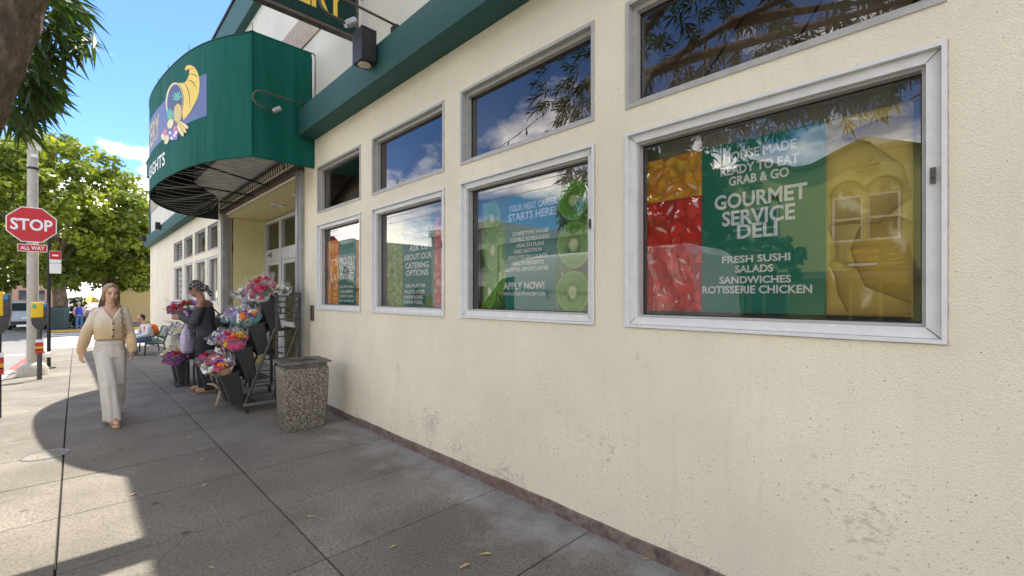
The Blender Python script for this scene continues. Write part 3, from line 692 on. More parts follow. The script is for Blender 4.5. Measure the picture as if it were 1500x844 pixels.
mb = MB(); mb.add([(WX - .002, 6.5, AZ0), (AWC[0].x, 6.5, AZ0), (AWC[0].x, 6.5, AZ1), (WX - .002, 6.5, AZ1)], [(3, 2, 1, 0)]); mb.build('side_panel', 'awning_cloth', awn)
mb = MB(); mb.add([(p.x, p.y, AZ1 - .004) for p in AWC] + [(WX - .002, 12.44, AZ1 - .004), (WX - .002, 6.5, AZ1 - .004)], [list(range(m + 2))]); mb.build('top_panel', 'awning_inside', awn)
# inner lining and frame tubes
mb = MB(); vs = []; fs = []
for z in (AZ0 + .002, AZ1 - .01):
    for k in range(91):
        q = aw(AWL * k / 90, z, -.02); vs.append(q)
mb.add(vs, [(i, i + 1, 91 + i + 1, 91 + i) for i in range(90)]); mb.build('lining', 'awning_inside', awn, smooth=True)
for z in (AZ0, AZ1):
    mb = MB(); mb.tube([aw(AWL * k / 45, z, -.004) for k in range(46)], .013, 6); mb.build('hem_tube', 'awning_cloth' if z == AZ0 else 'sign_green', awn, smooth=True)
mb = MB(); mb.tube([(WX - .01, 6.504, AZ0), (AWC[0].x, 6.504, AZ0)], .013, 6); mb.tube([(WX - .01, 6.504, AZ1), (AWC[0].x, 6.504, AZ1)], .013, 6); mb.tube([(AWC[0].x, 6.502, AZ0), (AWC[0].x, 6.502, AZ1)], .011, 6); mb.build('edge_tube', 'awning_cloth', awn)
for s_ in np.linspace(1.2, AWL - .8, 4):
    p = aw(s_, AZ0 + .05, -.05); mb = MB(); mb.tube([p, (WX - .02, p[1] * .6 + 9.5 * .4, AZ0 + .05)], .014, 6); mb.tube([(p[0], p[1], AZ0 + .05), (p[0], p[1], AZ1 - .05)], .014, 6); mb.build('frame_rib', 'dark_metal', awn)
# sagging bird net under the frame
mb = MB()
for k in range(24):
    s_ = .25 + (AWL - .9) * k / 23; p = Vector(aw(s_, AZ0 + .03, -.02)); q = Vector((WX - .13, 6.7 + 5.1 * k / 23, 3.70)); pts = []
    for j in range(9):
        t = j / 8; r_ = p.lerp(q, t); r_.z -= .13 * math.sin(math.pi * t) - .02 * math.sin(9 * t + k); r_.y += .05 * math.sin(7 * t + k * 1.3); pts.append(r_)
    mb.tube(pts, .0024, 4, cap=False)
mb.build('bird_net', 'white_paint', awn)['kind'] = 'stuff'
# sewn seams of the cloth (name_seam)
for s_ in (1.08, 2.55, 4.05, 5.5):
    mb = MB(); mb.add([aw(s_ + e, z, .0022) for z in (AZ0 + .01, AZ1 - .01) for e in (-.012, .012)], [(0, 1, 3, 2)]); mb.build('seam', 'awning_cloth', front)
# spikes on the top edge
for s_ in (.02, 1.35, 2.25, 2.9, 3.6):
    p = aw(s_, AZ1, -.03); mb = MB(); mb.tube([(p[0], p[1], AZ1), (p[0], p[1], AZ1 + .13)], .004, 5); mb.box(p[0] - .02, p[0] + .02, p[1] - .02, p[1] + .02, AZ1 + .001, AZ1 + .025); mb.build('spike', 'dark_metal', awn)
# ---- the printed logo, laid on the cloth
def crop(x, y): return aw_px(200 + x * 180 / 844, 60 + y * 180 / 844)
def patch(name, pts, mat, off, parent=front):
    """filled outline on the awning front; thin sheet following the curve"""
    sz = [crop(*p) for p in pts]; bm = bmesh.new()
    vs = [bm.verts.new((s_, z, 0)) for s_, z in sz]
    f = bm.faces.new(vs); bmesh.ops.triangulate(bm, faces=[f])
    bmesh.ops.subdivide_edges(bm, edges=[e for e in bm.edges if abs(e.verts[0].co.x - e.verts[1].co.x) > .12], cuts=3, use_grid_fill=True)
    bmesh.ops.triangulate(bm, faces=bm.faces[:]); bm.verts.index_update(); mb = MB()
    mb.add([aw(v.co.x, v.co.y, .003 + off * .22) for v in bm.verts], [[v.index for v in f.verts] for f in bm.faces]); bm.free()
    return mb.build(name, mat, parent)
def ell(cx, cy, rx, ry, rot=0, n=22): return [(cx + rx * math.cos(q) * math.cos(rot) - ry * math.sin(q) * math.sin(rot), cy + rx * math.cos(q) * math.sin(rot) + ry * math.sin(q) * math.cos(rot)) for q in [2 * math.pi * k / n for k in range(n)]]
# blue band: right end seen, runs on round the curve
sR, zb0 = crop(484, 540); _, zb1 = crop(486, 258)
zb0, zb1 = 4.0, 4.575
mb = MB(); n = 40; sE = 5.4
mb.add([aw(sR + (sE - sR) * k / n, z, .0032) for z in (zb0, zb1) for k in range(n + 1)], [(k + 1, k, n + 1 + k, n + 2 + k) for k in range(n)]); mb.build('logo_band', 'logo_blue', front)
horn = [(322, 545), (345, 522), (372, 490), (398, 440), (418, 400), (432, 350), (437, 300), (433, 250), (420, 212), (402, 184), (380, 169), (356, 167), (340, 178), (334, 196), (343, 206), (356, 193), (365, 200), (366, 222), (358, 250), (338, 285), (315, 292), (290, 288)]
mouth = ell(263, 418, 58, 130, .05)
patch('logo_horn', [(x + (3 if x > 370 else -3), y + (4 if y > 400 else -4)) for x, y in horn], 'logo_black', .006); patch('logo_horn', horn, 'logo_yellow', .008)
for p0, p1, p2 in (((352, 232), (398, 222), (424, 252)), ((345, 268), (395, 268), (414, 330)), ((330, 294), (372, 330), (370, 470)), ((356, 200), (380, 190), (398, 190))):
    L1 = []; L2 = []
    for k in range(9):
        t = k / 8; x = (1 - t) ** 2 * p0[0] + 2 * t * (1 - t) * p1[0] + t * t * p2[0]; y = (1 - t) ** 2 * p0[1] + 2 * t * (1 - t) * p1[1] + t * t * p2[1]
        wd = 4.5 * math.sin(math.pi * (.1 + .8 * t)); L1.append((x - wd * .5, y + wd * .5)); L2.append((x + wd * .5, y - wd * .5))
    patch('logo_line', L1 + L2[::-1], 'logo_black', .010)
patch('logo_rim', ell(263, 418, 64, 136, .05), 'logo_black', .0095); patch('logo_rim', ell(263, 418, 60, 132, .05), 'logo_cream', .011)
patch('logo_mouth', ell(266, 420, 53, 122, .05), 'logo_navy', .0125)
for i in range(9):
    q = -math.pi / 2 + (i - 4) * .36; ln = 52 - abs(i - 4) * 3; cx, cy = 285, 405 - (i % 3) * 9
    dx, dy = math.cos(q), math.sin(q)
    patch('logo_leaf', [(cx - dy * 7, cy + dx * 7), (cx + dx * ln * .5 - dy * 8, cy + dy * ln * .5 + dx * 8), (cx + dx * ln, cy + dy * ln), (cx + dx * ln * .5 + dy * 5, cy + dy * ln * .5 - dx * 5), (cx + dy * 7, cy - dx * 7)], 'logo_green', .014 + i * .0003)
for i in range(4):
    cx = 225 + i * 9; patch('logo_leaf', [(cx - 6, 540), (cx - 14 + i * 5, 490), (cx - 8 + i * 6, 455 + abs(i - 1) * 12), (cx + 8, 500), (cx + 8, 540)], 'logo_green', .014 + i * .0003)
patch('logo_fruit', ell(287, 498, 31, 70, .04), 'logo_black', .0165); patch('logo_fruit', ell(287, 498, 28, 67, .04), 'logo_gold', .018)
for k in range(6): patch('logo_line', [(262 + k * 2, 455 + k * 18), (310 - k, 445 + k * 18), (310 - k, 449 + k * 18), (262 + k * 2, 459 + k * 18)], 'logo_yellow', .0195)
patch('logo_fruit', ell(236, 570, 24, 38, .2), 'logo_black', .0195); patch('logo_fruit', ell(236, 570, 21, 35, .2), 'logo_cream', .021)
for i, (cx, cy, rx, ry, rt) in enumerate(((322, 578, 44, 15, .55), (315, 597, 46, 14, .85), (306, 618, 44, 13, 1.1))):
    patch('logo_fruit', ell(cx, cy, rx + 3, ry + 3, rt), 'logo_black', .0205 + i * .002); patch('logo_fruit', ell(cx, cy, rx, ry, rt), 'logo_yellow' if i % 2 else 'logo_cream', .0215 + i * .002)
patch('logo_fruit', ell(200, 632, 16, 26, .2), 'logo_pink', .021); patch('logo_fruit', ell(274, 610, 20, 26, 0), 'logo_pink', .0225)
patch('logo_fruit', ell(186, 660, 12, 22, -.2), 'logo_cream', .0225); patch('logo_fruit', ell(212, 678, 15, 34, .25), 'logo_cream', .0235)
for i in range(12):
    cx, cy = 236 + (i % 4) * 13 + (i // 4 % 2) * 6, 632 + (i // 4) * 19; patch('logo_grape', ell(cx, cy, 11, 11, 0, 10), 'logo_purple' if i % 3 else 'logo_white', .0245 + i * .0002)
# lettering: reads left (far) to right (near)
def aw_text(s_, sfar, snear, z0, z1, mat):
    text_part('lettering', s_, lambda x, y, d: aw(sfar - x, z0 + y, .0045 + d * .5), sfar - snear, z1 - z0, mat, front, .02)
aw_text('GROCERY', 4.75, 2.62, 4.09, 4.48, 'logo_gold')
aw_text('BERNAL HEIGHTS', 5.3, 2.28, 3.58, 3.79, 'logo_white')

# ================================================================== LAMPS AND SIGN ON THE FACADE
def gooseneck(label, y, X1, zb, name='gooseneck_lamp'):
    t = thing(name, label, 'lamp', (2.2, y, zb), 0, 'gooseneck lamps over the signs')
    q = []
    base = Vector((2.27, y, zb)); tip = Vector((X1, y + .02, zb + .03))
    for k in range(7): q.append(base.lerp(tip, k / 6))
    c = tip + Vector((.0, 0, -.10))
    for k in range(1, 9):
        an = math.pi / 2 + math.pi * 1.05 * k / 8; q.append(c + Vector((.11 * math.cos(an), 0, .10 * math.sin(an))))
    e = q[-1]; q.append(e + Vector((.12, 0, -.015)))
    mb = MB(); mb.tube(q, .012, 8); mb.build('arm', 'bronze', t, smooth=True)
    h = q[-1]; d = Vector((.8, -.1, .55)).normalized(); mb = MB(); mb.tube([h - d * .02, h + d * .02, h + d * .09], [.028, .036, .04], 14); mb.build('lamp_head', 'steel', t, smooth=40)
    mb = MB(); mb.tube([h + d * .091, h + d * .093], .033, 14); mb.build('lens', 'lamp_glass', t)
    mb = MB(); mb.box(2.205, 2.30, y - .05, y + .05, 4.131, 4.19, .01); mb.build('mount', 'dark_metal', t)
    return t
gooseneck('curved gooseneck lamp arm reaching across the dark green side of the awning', 6.32, 1.72, 4.16)
gooseneck('curved gooseneck lamp arm in front of the hanging green sign', 3.90, 1.62, 4.20)
def box_light(label, y, X=2.2, z0=3.93, h=.27):
    t = thing('wall_light', label, 'wall light', (X, y, z0), 0, 'box lights on the cornice')
    w, d = (.105, .16) if y < 6 else (.09, .14)
    mb = MB(); mb.box(X - d - .02, X - .02, y - w, y + w, z0 + .012, z0 + h, .006); mb.build('housing', 'dark_metal', t)
    mb = MB(); mb.lathe([(.066, 0), (.06, .013)], (X - d / 2 - .02, y, z0), 18); mb.build('lens', 'lamp_glass', t)
    mb = MB(); mb.box(X - .0205, X - .001, y - .05, y + .05, z0 + .05, z0 + .2); mb.build('bracket', 'dark_metal', t)
box_light('black box wall light on the teal cornice under the hanging sign', 4.28, 2.2, 3.90, .34)
box_light('black box wall light on the far cornice, right of the corner one', 20.3)
box_light('black box wall light at the far end of the cornice beside the trees', 25.1)
sg = thing('blade_sign', 'dark green hanging sign with yellow lettering projecting above the cornice', 'sign', (WX, 5.02, 4.5))
def rrect(x0, x1, z0, z1, r=.02, r2=.35):
    p = [(x1, z0), (x1, z1)]
    p += [(x0 + r2 + r2 * math.cos(q), z1 - r2 + r2 * math.sin(q)) for q in [math.pi / 2 + math.pi / 2 * k / 8 for k in range(9)]]
    p += [(x0 + r2 + r2 * math.cos(q), z0 + r2 + r2 * math.sin(q)) for q in [math.pi + math.pi / 2 * k / 8 for k in range(9)]]
    return p
mb = MB(); mb.prism(rrect(.62, 2.37, 4.55, 5.42), lambda a, b, d: (a, 4.975 + d, b), .09); mb.build('sign_frame', 'bronze', sg)
mb = MB(); mb.prism(rrect(.66, 2.33, 4.59, 5.38), lambda a, b, d: (a, 4.972 - .004 + d, b), .0065); fc = mb.build('sign_face', 'sign_green', sg)
text_part('lettering', 'GROCERY', lambda x, y, d: (.80 + x, 4.9665 - d, 4.70 + y), 1.40, .34, 'sign_yellow', fc, .03)
for x in (1.1, 2.0):
    mb = MB(); mb.tube([(x, 5.02, 5.42), (2.42, 5.02, 5.42 + (2.42 - x) * .9)], .008, 6); mb.build('stay', 'dark_metal', sg)
mb = MB(); mb.tube([(2.36, 5.02, 5.1), (2.44, 5.02, 5.1)], .03, 8); mb.build('mount', 'dark_metal', sg)

# ================================================================== POSTERS BEHIND THE GLASS
PXP = WX + .115
def poster(name, label, corners_u, vtop, vbot, seed):
    """corners_u = pixel columns of the vertical divisions; heights from the first and last column"""
    ts = [onX(u, 400, PXP)[0] for u in corners_u]
    ztop = sum(onX(u, v, PXP)[1] for u, v in vtop) / len(vtop); zbot = sum(onX(u, v, PXP)[1] for u, v in vbot) / len(vbot)
    th_ = thing(name, label, 'poster', (PXP, ts[-1], zbot), 0, 'posters in the shop windows')
    return th_, ts, zbot, ztop
def prect(parent, name, t0, t1, z0, z1, mat, X=PXP, th=.004):
    mb = MB(); mb.box(X, X + th, min(t0, t1), max(t0, t1), z0, z1); return mb.build(name, mat, parent)
def ptext(parent, s_, u0, u1, v, hpx, mat='print_white', bold=.03):
    """a line of letters between two pixel columns; v = baseline at the middle, hpx its letter height there"""
    um = (u0 + u1) / 2; ta, tb = onX(u0, 400, PXP)[0], onX(u1, 400, PXP)[0]
    z0 = onX(um, v, PXP)[1]; z1 = onX(um, v - hpx, PXP)[1]
    text_part('lettering', s_, lambda x, y, d: (PXP - .002 - d, ta - x, z0 + y), ta - tb, z1 - z0, mat, parent, bold)
def disc(parent, t, z, rt, rz, mat, X, rot=0, name='printed_fruit'):
    n = 28; me = bpy.data.meshes.new(name); vs = [(X, t, z)]; uv = [(0, 0)]
    for k in range(n):
        q = 2 * math.pi * k / n; wob = 1 + .03 * math.sin(3 * q + t * 9); a, b = math.cos(q), math.sin(q)
        vs.append((X, t - (rt * a * math.cos(rot) - rz * b * math.sin(rot)) * wob, z + (rt * a * math.sin(rot) + rz * b * math.cos(rot)) * wob)); uv.append((a, b))
    fs = [(0, 1 + k, 1 + (k + 1) % n) for k in range(n)]
    off = parent.matrix_world.translation if parent.parent else parent.location
    lo = Vector((0, 0, 0)); q_ = parent
    while q_ is not None: lo += q_.location; q_ = q_.parent
    me.from_pydata([(x - lo.x, y - lo.y, zz - lo.z) for x, y, zz in vs], [], fs); l = me.uv_layers.new(name='UVMap')
    for lp in me.loops: l.data[lp.index].uv = uv[lp.vertex_index]
    me.materials.append(MATS[mat]); o = bpy.data.objects.new(name, me); COL.objects.link(o); o.parent = parent; return o
def blobs(parent, t0, t1, z0, z1, n, size, mat, seed, bend=.0, asp=(.55, .95), X=PXP - .0006):
    """printed photograph of produce: overlapping flat shapes clipped to the sheet"""
    r_ = random.Random(seed); lo, hi = min(t0, t1), max(t0, t1); vs, fs, uvs, rn = [], [], [], []; m = 16
    for k in range(n):
        ct, cz = r_.uniform(lo, hi), r_.uniform(z0, z1); a, rt = size * r_.uniform(.7, 1.35), r_.uniform(0, 6.28); b = a * r_.uniform(*asp); bd = bend * r_.uniform(-1, 1); i = len(vs); tone = r_.random(); xx = X - k * .00002
        pts = [(0, 0)] + [(math.cos(2 * math.pi * j / m), math.sin(2 * math.pi * j / m)) for j in range(m)]
        for j, (x, y) in enumerate(pts):
            w_ = 1 + .07 * math.sin(3 * j + k); px2, pz2 = a * x * w_, b * y * w_ + bd * a * (x * x - .4); q = (ct - (px2 * math.cos(rt) - pz2 * math.sin(rt)), cz + px2 * math.sin(rt) + pz2 * math.cos(rt)); vs.append((xx, min(hi, max(lo, q[0])), min(z1, max(z0, q[1])))); uvs.append((x, y))
        for j in range(m): fs.append((i, i + 1 + j, i + 1 + (j + 1) % m)); rn.append(tone)
    L0 = Vector((0, 0, 0)); q_ = parent
    while q_ is not None: L0 += q_.location; q_ = q_.parent
    me = bpy.data.meshes.new('printed_produce'); me.from_pydata([(x - L0.x, y - L0.y, z - L0.z) for x, y, z in vs], [], fs); l = me.uv_layers.new(name='UVMap')
    for lp in me.loops: l.data[lp.index].uv = uvs[lp.vertex_index]
    at = me.attributes.new('leaf_rnd', 'FLOAT', 'FACE'); at.data.foreach_set('value', rn); me.materials.append(MATS[mat]); o = bpy.data.objects.new('printed_produce', me); COL.objects.link(o); o.parent = parent; o['kind'] = 'stuff'; return o
# 1: deli poster
p1, ts, zb, zt = poster('deli_poster', 'large green deli poster with red peppers photo in the nearest window', (948, 1028, 1210, 1338), ((948, 234), (1028, 219), (1210, 183)), ((948, 455), (1210, 462)), 1)
zs = zb + (zt - zb) * .72
pr = prect(p1, 'photo_panel', ts[0], ts[1] + .001, zb, zs, 'print_red_pepper'); py = prect(p1, 'photo_panel', ts[0], ts[1] + .001, zs + .0005, zt, 'print_yellow_pepper'); blobs(pr, ts[0], ts[1], zb, zs, 60, .085, 'print_blob_red', 3, .8, (.3, .8)); blobs(py, ts[0], ts[1], zs, zt, 26, .085, 'print_blob_yellow', 4, .6, (.3, .6))
pc = prect(p1, 'text_panel', ts[1], ts[2], zb, zt, 'poster_green'); pm = prect(p1, 'photo_panel', ts[2] - .001, ts[3], zb, zt, 'print_mushroom'); blobs(pm, ts[2], ts[3], zb, zt, 22, .19, 'print_blob_pale', 5, .4, (.5, .95))
for a in (('HOUSE MADE', 1060, 1167, 228, 14), ('READY TO EAT', 1056, 1171, 249, 14), ('GRAB & GO', 1068, 1156, 266, 14), ('GOURMET', 1047, 1183, 300, 23), ('SERVICE', 1058, 1165, 327, 23), ('DELI', 1080, 1139, 348, 22),
          ('FRESH SUSHI', 1058, 1158, 384, 11), ('SALADS', 1077, 1133, 399, 11), ('SANDWICHES', 1054, 1159, 415, 11), ('ROTISSERIE CHICKEN', 1029, 1190, 430, 12)): ptext(pc, *a)
# 2: careers poster
p2, ts, zb, zt = poster('careers_poster', 'teal careers poster between sliced kiwi photos in the second nearest window', (706, 740, 815, 866), ((706, 297), (815, 275)), ((706, 456), (815, 459)), 2)
pl = prect(p2, 'photo_panel', ts[0], ts[1], zb, zt, 'print_kiwi_skin'); pr = prect(p2, 'photo_panel', ts[2], ts[3], zb, zt, 'print_kiwi_skin'); pc = prect(p2, 'text_panel', ts[1] - .0005, ts[2] + .0005, zb, zt, 'poster_teal')
for t, z, r_ in ((ts[2] - .155, zb + .82, .145), (ts[2] - .16, zb + .50, .17), (ts[2] - .15, zb + .16, .155)): disc(pr, t, z, min(r_, .155), r_ * 1.02, 'print_kiwi', PXP - .0008)
for t, z, a, b in ((ts[0] - .10, zb + .17, .085, .15), (ts[0] - .235, zb + .30, .07, .16), (ts[0] - .14, zb + .52, .12, .17), (ts[0] - .13, zb + .80, .115, .14)): disc(pl, t, z, a, b, 'print_kiwi', PXP - .0008 - z * .0001)
for a in (('YOUR NEXT CAREER', 746, 817, 305, 10), ('STARTS HERE!', 745, 815, 320, 12), ('COMPETITIVE WAGES', 751, 804, 343, 6), ('FLEXIBLE SCHEDULING', 748, 805, 352, 6), ('HEALTH PLAN', 757, 797, 361, 6), ('PAID VACATION', 754, 794, 370, 6), ('EMPLOYEE DISCOUNTS', 745, 802, 379, 6), ('HEALTH BENEFITS', 750, 797, 388, 6), ('GROWTH OPPORTUNITIES', 740, 804, 397, 6), ('APPLY NOW!', 738, 798, 424, 11), ('WWW.GOODLIFEGROCERY.COM', 737, 799, 433, 5)): ptext(pc, *a)
# 3: catering poster
p3, ts, zb, zt = poster('catering_poster', 'green catering poster with grapes and berries photos in the third window', (567, 590, 636, 648), ((567, 332), (636, 320)), ((567, 447), (636, 452)), 3)
pl = prect(p3, 'photo_panel', ts[0], ts[1], zb, zt, 'print_grapes'); pb_ = prect(p3, 'photo_panel', ts[2], ts[3] - .06, zb, zt, 'print_berries'); blobs(pb_, ts[2], ts[3] - .06, zb, zt, 70, .055, 'print_blob_berry', 6); blobs(pl, ts[0], ts[1], zb, zt, 95, .05, 'print_blob_grape', 7, 0, (.7, .95)); pc = prect(p3, 'text_panel', ts[1] - .0005, ts[2] + .0005, zb, zt, 'poster_green')
for a in (('HOSTING A PARTY', 594, 634, 340, 7), ('OR A MEETING?', 597, 631, 349, 7), ('ASK US', 600, 627, 367, 9), ('ABOUT OUR', 592, 633, 380, 9), ('CATERING', 594, 629, 393, 9), ('OPTIONS', 595, 628, 404, 9), ('DELI PLATTER', 594, 624, 421, 5), ('FRUIT PLATTER', 593, 623, 430, 5), ('SANDWICHES', 592, 620, 438, 5), ('SUSHI & MORE', 591, 619, 445, 5)): ptext(pc, *a)
# 4: women owned poster
p4, ts, zb, zt = poster('owner_poster', 'green poster with orange slices photo in the window nearest the awning', (479, 496, 522, 528), ((479, 354), (522, 346)), ((479, 450), (522, 453)), 4)
po = prect(p4, 'photo_panel', ts[0], ts[1], zb, zt, 'print_orange'); po2 = prect(p4, 'photo_panel', ts[2], ts[3], zb, zt, 'print_orange'); blobs(po, ts[0], ts[1], zb, zt, 26, .14, 'print_blob_orange', 8); blobs(po2, ts[2], ts[3], zb, zt, 12, .12, 'print_blob_orange', 9); pc = prect(p4, 'text_panel', ts[1] - .0005, ts[2] + .0005, zb, zt, 'poster_green')
for a in (('PROUDLY', 497.5, 521, 387, 11), ('WOMEN', 497.5, 520, 398, 11), ('OWNED', 498, 519, 410, 11), ('WE SUPPORT SMALL', 498, 518, 422, 4), ('LOCAL BUSINESSES', 498, 518, 429, 4), ('BRINGING YOU FRESH', 498, 518, 436, 4), ('QUALITY GROCERIES DAILY', 497, 519, 443, 4)): ptext(pc, *a)
# flyers in the farthest shop windows
for k, (c0, c1, z0, z1, m_) in enumerate(((17.7, 18.2, 1.55, 2.35, 'print_berries'), (18.3, 18.95, 1.5, 2.4, 'print_white'), (17.75, 18.9, 2.80, 3.28, 'print_white'), (16.0, 16.5, 1.52, 2.0, 'print_mushroom'))):
    f = thing('window_flyer', ['red flyer in the far shop window', 'white flyer at the left edge of the far shop window', 'white notice in the upper far shop window', 'yellowish flyer low in the second far shop window'][k], 'flyer', (PXP, c0, z0), 0, 'flyers in the far windows')
    s_ = prect(f, 'sheet', c0, c1, z0, z1, m_)
    for q in range(4):
        zq = z0 + (z1 - z0) * (.2 + .2 * q); prect(f, 'printed_block', c0 + .06, c1 - .08 - .05 * (q % 2), zq, zq + .05, ('poster_teal', 'stop_red', 'logo_blue', 'poster_green')[q], PXP - .002, .0015)
# ================================================================== STREET FURNITURE
# --- concrete utility pole carrying the stop sign
px_, py_ = -.66, 14.2; pz = g(py_)
pole = thing('utility_pole', 'tall pale concrete utility pole at the kerb carrying the stop sign', 'pole', (px_, py_, pz))
mb = MB(); mb.tube([(px_, py_, pz + .2), (px_, py_, 3.0), (px_, py_, 8.6)], [.095, .088, .07], 16); mb.build('shaft', 'pole_concrete', pole, smooth=30)
mb = MB(); mb.lathe([(.25, -.05), (.24, .16), (.19, .25), (.11, .29), (.0, .29)], (px_, py_, pz), 18, 1, .9); mb.build('footing', 'pole_concrete', pole, smooth=30)
for k in range(9):
    z = 4.55 + k * .17; mb = MB(); mb.box(px_ - .02 + .07 * (k % 2), px_ + .08 + .05 * (k % 2), py_ - .12, py_ - .066, z, z + .07); mb.build('pole_step', 'white_paint', pole)
for z in (4.3, 6.2):
    mb = MB(); mb.lathe([(.092, 0), (.096, .02), (.092, .05)], (px_, py_, z), 16); mb.build('strap', 'dark_metal', pole)
mb = MB(); mb.box(px_ - .9, px_ + .9, py_ - .06, py_ + .06, 8.0, 8.12); mb.build('crossarm', 'bark', pole)
# --- stop sign
ss = thing('stop_sign', 'red octagonal stop sign mounted on the concrete pole', 'stop sign', (px_, py_ - .16, 2.55))
sc_x, sc_z, sr = px_ - .005, 3.085, .405
sy_ = py_ - .15
octo = lambda r: [(sc_x + r * math.cos(R(22.5 + 45 * k)), sc_z + r * math.sin(R(22.5 + 45 * k))) for k in range(8)]
fn = lambda a, b, d: (a, sy_ - d, b)
mb = MB(); mb.prism(octo(sr), fn, .004); mb.build('rim', 'sign_white', ss)
mb = MB(); mb.prism(octo(sr * .955), lambda a, b, d: (a, sy_ - .0042 - d, b), .002); face = mb.build('face', 'stop_red', ss)
text_part('lettering', 'STOP', lambda x, y, d: (sc_x - .31 + x, sy_ - .0065 - d, sc_z - .125 + y), .62, .25, 'sign_white', face, .025)
mb = MB(); mb.box(sc_x - .21, sc_x + .23, sy_ - .004, sy_, 2.505, 2.665); pl = mb.build('plate', 'sign_white', ss)
mb = MB(); mb.box(sc_x - .20, sc_x + .22, sy_ - .0062, sy_ - .0042, 2.517, 2.653); pl2 = mb.build('plate_face', 'stop_red', pl)
text_part('lettering', 'ALL WAY', lambda x, y, d: (sc_x - .165 + x, sy_ - .0068 - d, 2.545 + y), .35, .08, 'sign_white', pl2, .015)
for z in (2.80, 3.35):
    mb = MB(); mb.box(sc_x - .02, sc_x + .02, sy_ + .001, sy_ + .075, z - .02, z + .02); mb.build('bracket', 'steel', ss)
# --- parking meters with yellow bags
def meter(label, x, y, h, sc=1.0, stickers=('sticker_green', 'sticker_blue')):
    z = g(y); t = thing('parking_meter', label, 'parking meter', (x, y, z), 0, 'parking meters along the kerb')
    mb = MB(); mb.tube([(x, y, z - .05), (x, y, z + h - .42)], .038, 12); mb.build('post', 'meter_grey', t, smooth=30)
    mb = MB(); mb.rings([[(x - .05 * s_, y - .045 * s_, zz), (x + .05 * s_, y - .045 * s_, zz), (x + .05 * s_, y + .045 * s_, zz), (x - .05 * s_, y + .045 * s_, zz)] for s_, zz in ((1.0, z + h - .46), (2.1, z + h - .36), (2.35, z + h - .24))]); mb.build('vault', 'meter_grey', t)
    mb = MB(); mb.box(x + .02, x + .12, y - .095, y + .095, z + h - .239, z + h + .05, .02); mb.build('head', 'meter_grey', t, smooth=30)
    mb = MB(); mb.box(x - .115, x + .06, y - .105, y + .10, z + h - .235, z + h + .075, .012); mb.build('yellow_cover', 'meter_yellow', t, smooth=30)
    mb = MB(); mb.box(x + .062, x + .10, y - .1065, y - .1055, z + h - .02, z + h + .04); mb.build('sticker', stickers[1], t)
    mb = MB(); mb.box(x - .09, x - .04, y - .1065, y - .1055, z + h - .05, z + h + .03); mb.build('sticker', stickers[0], t)
    b0 = z + h * .50
    for q, (m_, hh) in enumerate((('sign_white', .05), ('sticker_red', .06), ('sticker_orange', .05), ('sticker_red', .07))):
        mb = MB(); mb.box(x - .06, x + .06, y - .0405, y - .0385, b0 - .07 * q, b0 - .07 * q + hh + .018); mb.build('post_sticker', m_, t)
    return t
m1 = gnd(8, 613); m2 = (-.52, 13.2)
meter('nearest yellow topped parking meter at the left edge of the photo', -.715, 8.7, 1.55)
meter('yellow topped parking meter in front of the concrete pole', m2[0], m2[1], 1.5)
# --- thin sign post with parking sign
sp = thing('sign_post', 'thin dark post with small red and white parking sign beyond the concrete pole', 'sign post', (-.47, 16.0, g(16)))
mb = MB(); mb.tube([(-.47, 16, g(16) - .05), (-.47, 16, 3.3)], .038, 10); mb.build('post', 'dark_metal', sp, smooth=30)
mb = MB(); mb.lathe([(.13, 0), (.12, .03), (.05, .05)], (-.47, 16, g(16)), 12); mb.build('base_plate', 'dark_metal', sp)
mb = MB(); mb.box(-.46, -.25, 15.95, 15.955, 2.38, 2.68); a_ = mb.build('plate', 'sign_white', sp)
mb = MB(); mb.box(-.455, -.255, 15.946, 15.9495, 2.47, 2.675); mb.build('printed_block', 'stop_red', a_)
mb = MB(); mb.box(-.41, -.30, 15.943, 15.9455, 2.55, 2.59); mb.build('printed_bar', 'sign_white', a_)
mb = MB(); mb.box(-.46, -.25, 15.95, 15.955, 2.12, 2.37); mb.build('plate', 'sign_white', sp)
# --- hydrant
hx, hy = -.60, 14.95; hz = g(hy)
hd = thing('fire_hydrant', 'white fire hydrant standing behind the concrete pole', 'hydrant', (hx, hy, hz))
mb = MB(); mb.lathe([(.17, -.04), (.17, .04), (.11, .06), (.10, .45), (.13, .47), (.13, .50), (.115, .53), (.10, .62), (.05, .67), (.03, .70), (.0, .70)], (hx, hy, hz), 16); mb.build('barrel', 'hydrant_white', hd, smooth=35)
for d, z in (((.2, -.05), .40), ((-.18, .05), .40), ((.06, -.2), .30)):
    mb = MB(); mb.tube([(hx, hy, hz + z), (hx + d[0] * .75, hy + d[1] * .75, hz + z), (hx + d[0], hy + d[1], hz + z)], [.06, .06, .075], 12); mb.build('outlet', 'hydrant_white', hd, smooth=35)
# --- litter bin under the far tree
bx, by = -.75, 41.9; bz = g(by)
lb = thing('litter_bin', 'dark green ribbed litter bin under the big street tree', 'bin', (bx, by, bz))
mb = MB(); n = 28
mb.rings([[(bx + (.42 + e + .018 * (k % 2)) * math.cos(2 * math.pi * k / n), by + (.42 + e + .018 * (k % 2)) * math.sin(2 * math.pi * k / n), bz + z) for k in range(n)] for z, e in ((0, 0), (.1, .02), (1.15, .05), (1.2, .05))]); mb.build('body', 'bin_green', lb)
mb = MB(); mb.lathe([(.50, 1.2), (.50, 1.27), (.44, 1.45), (.2, 1.52), (.0, 1.52)], (bx, by, bz), 20); mb.build('hood', 'bin_green', lb, smooth=35)
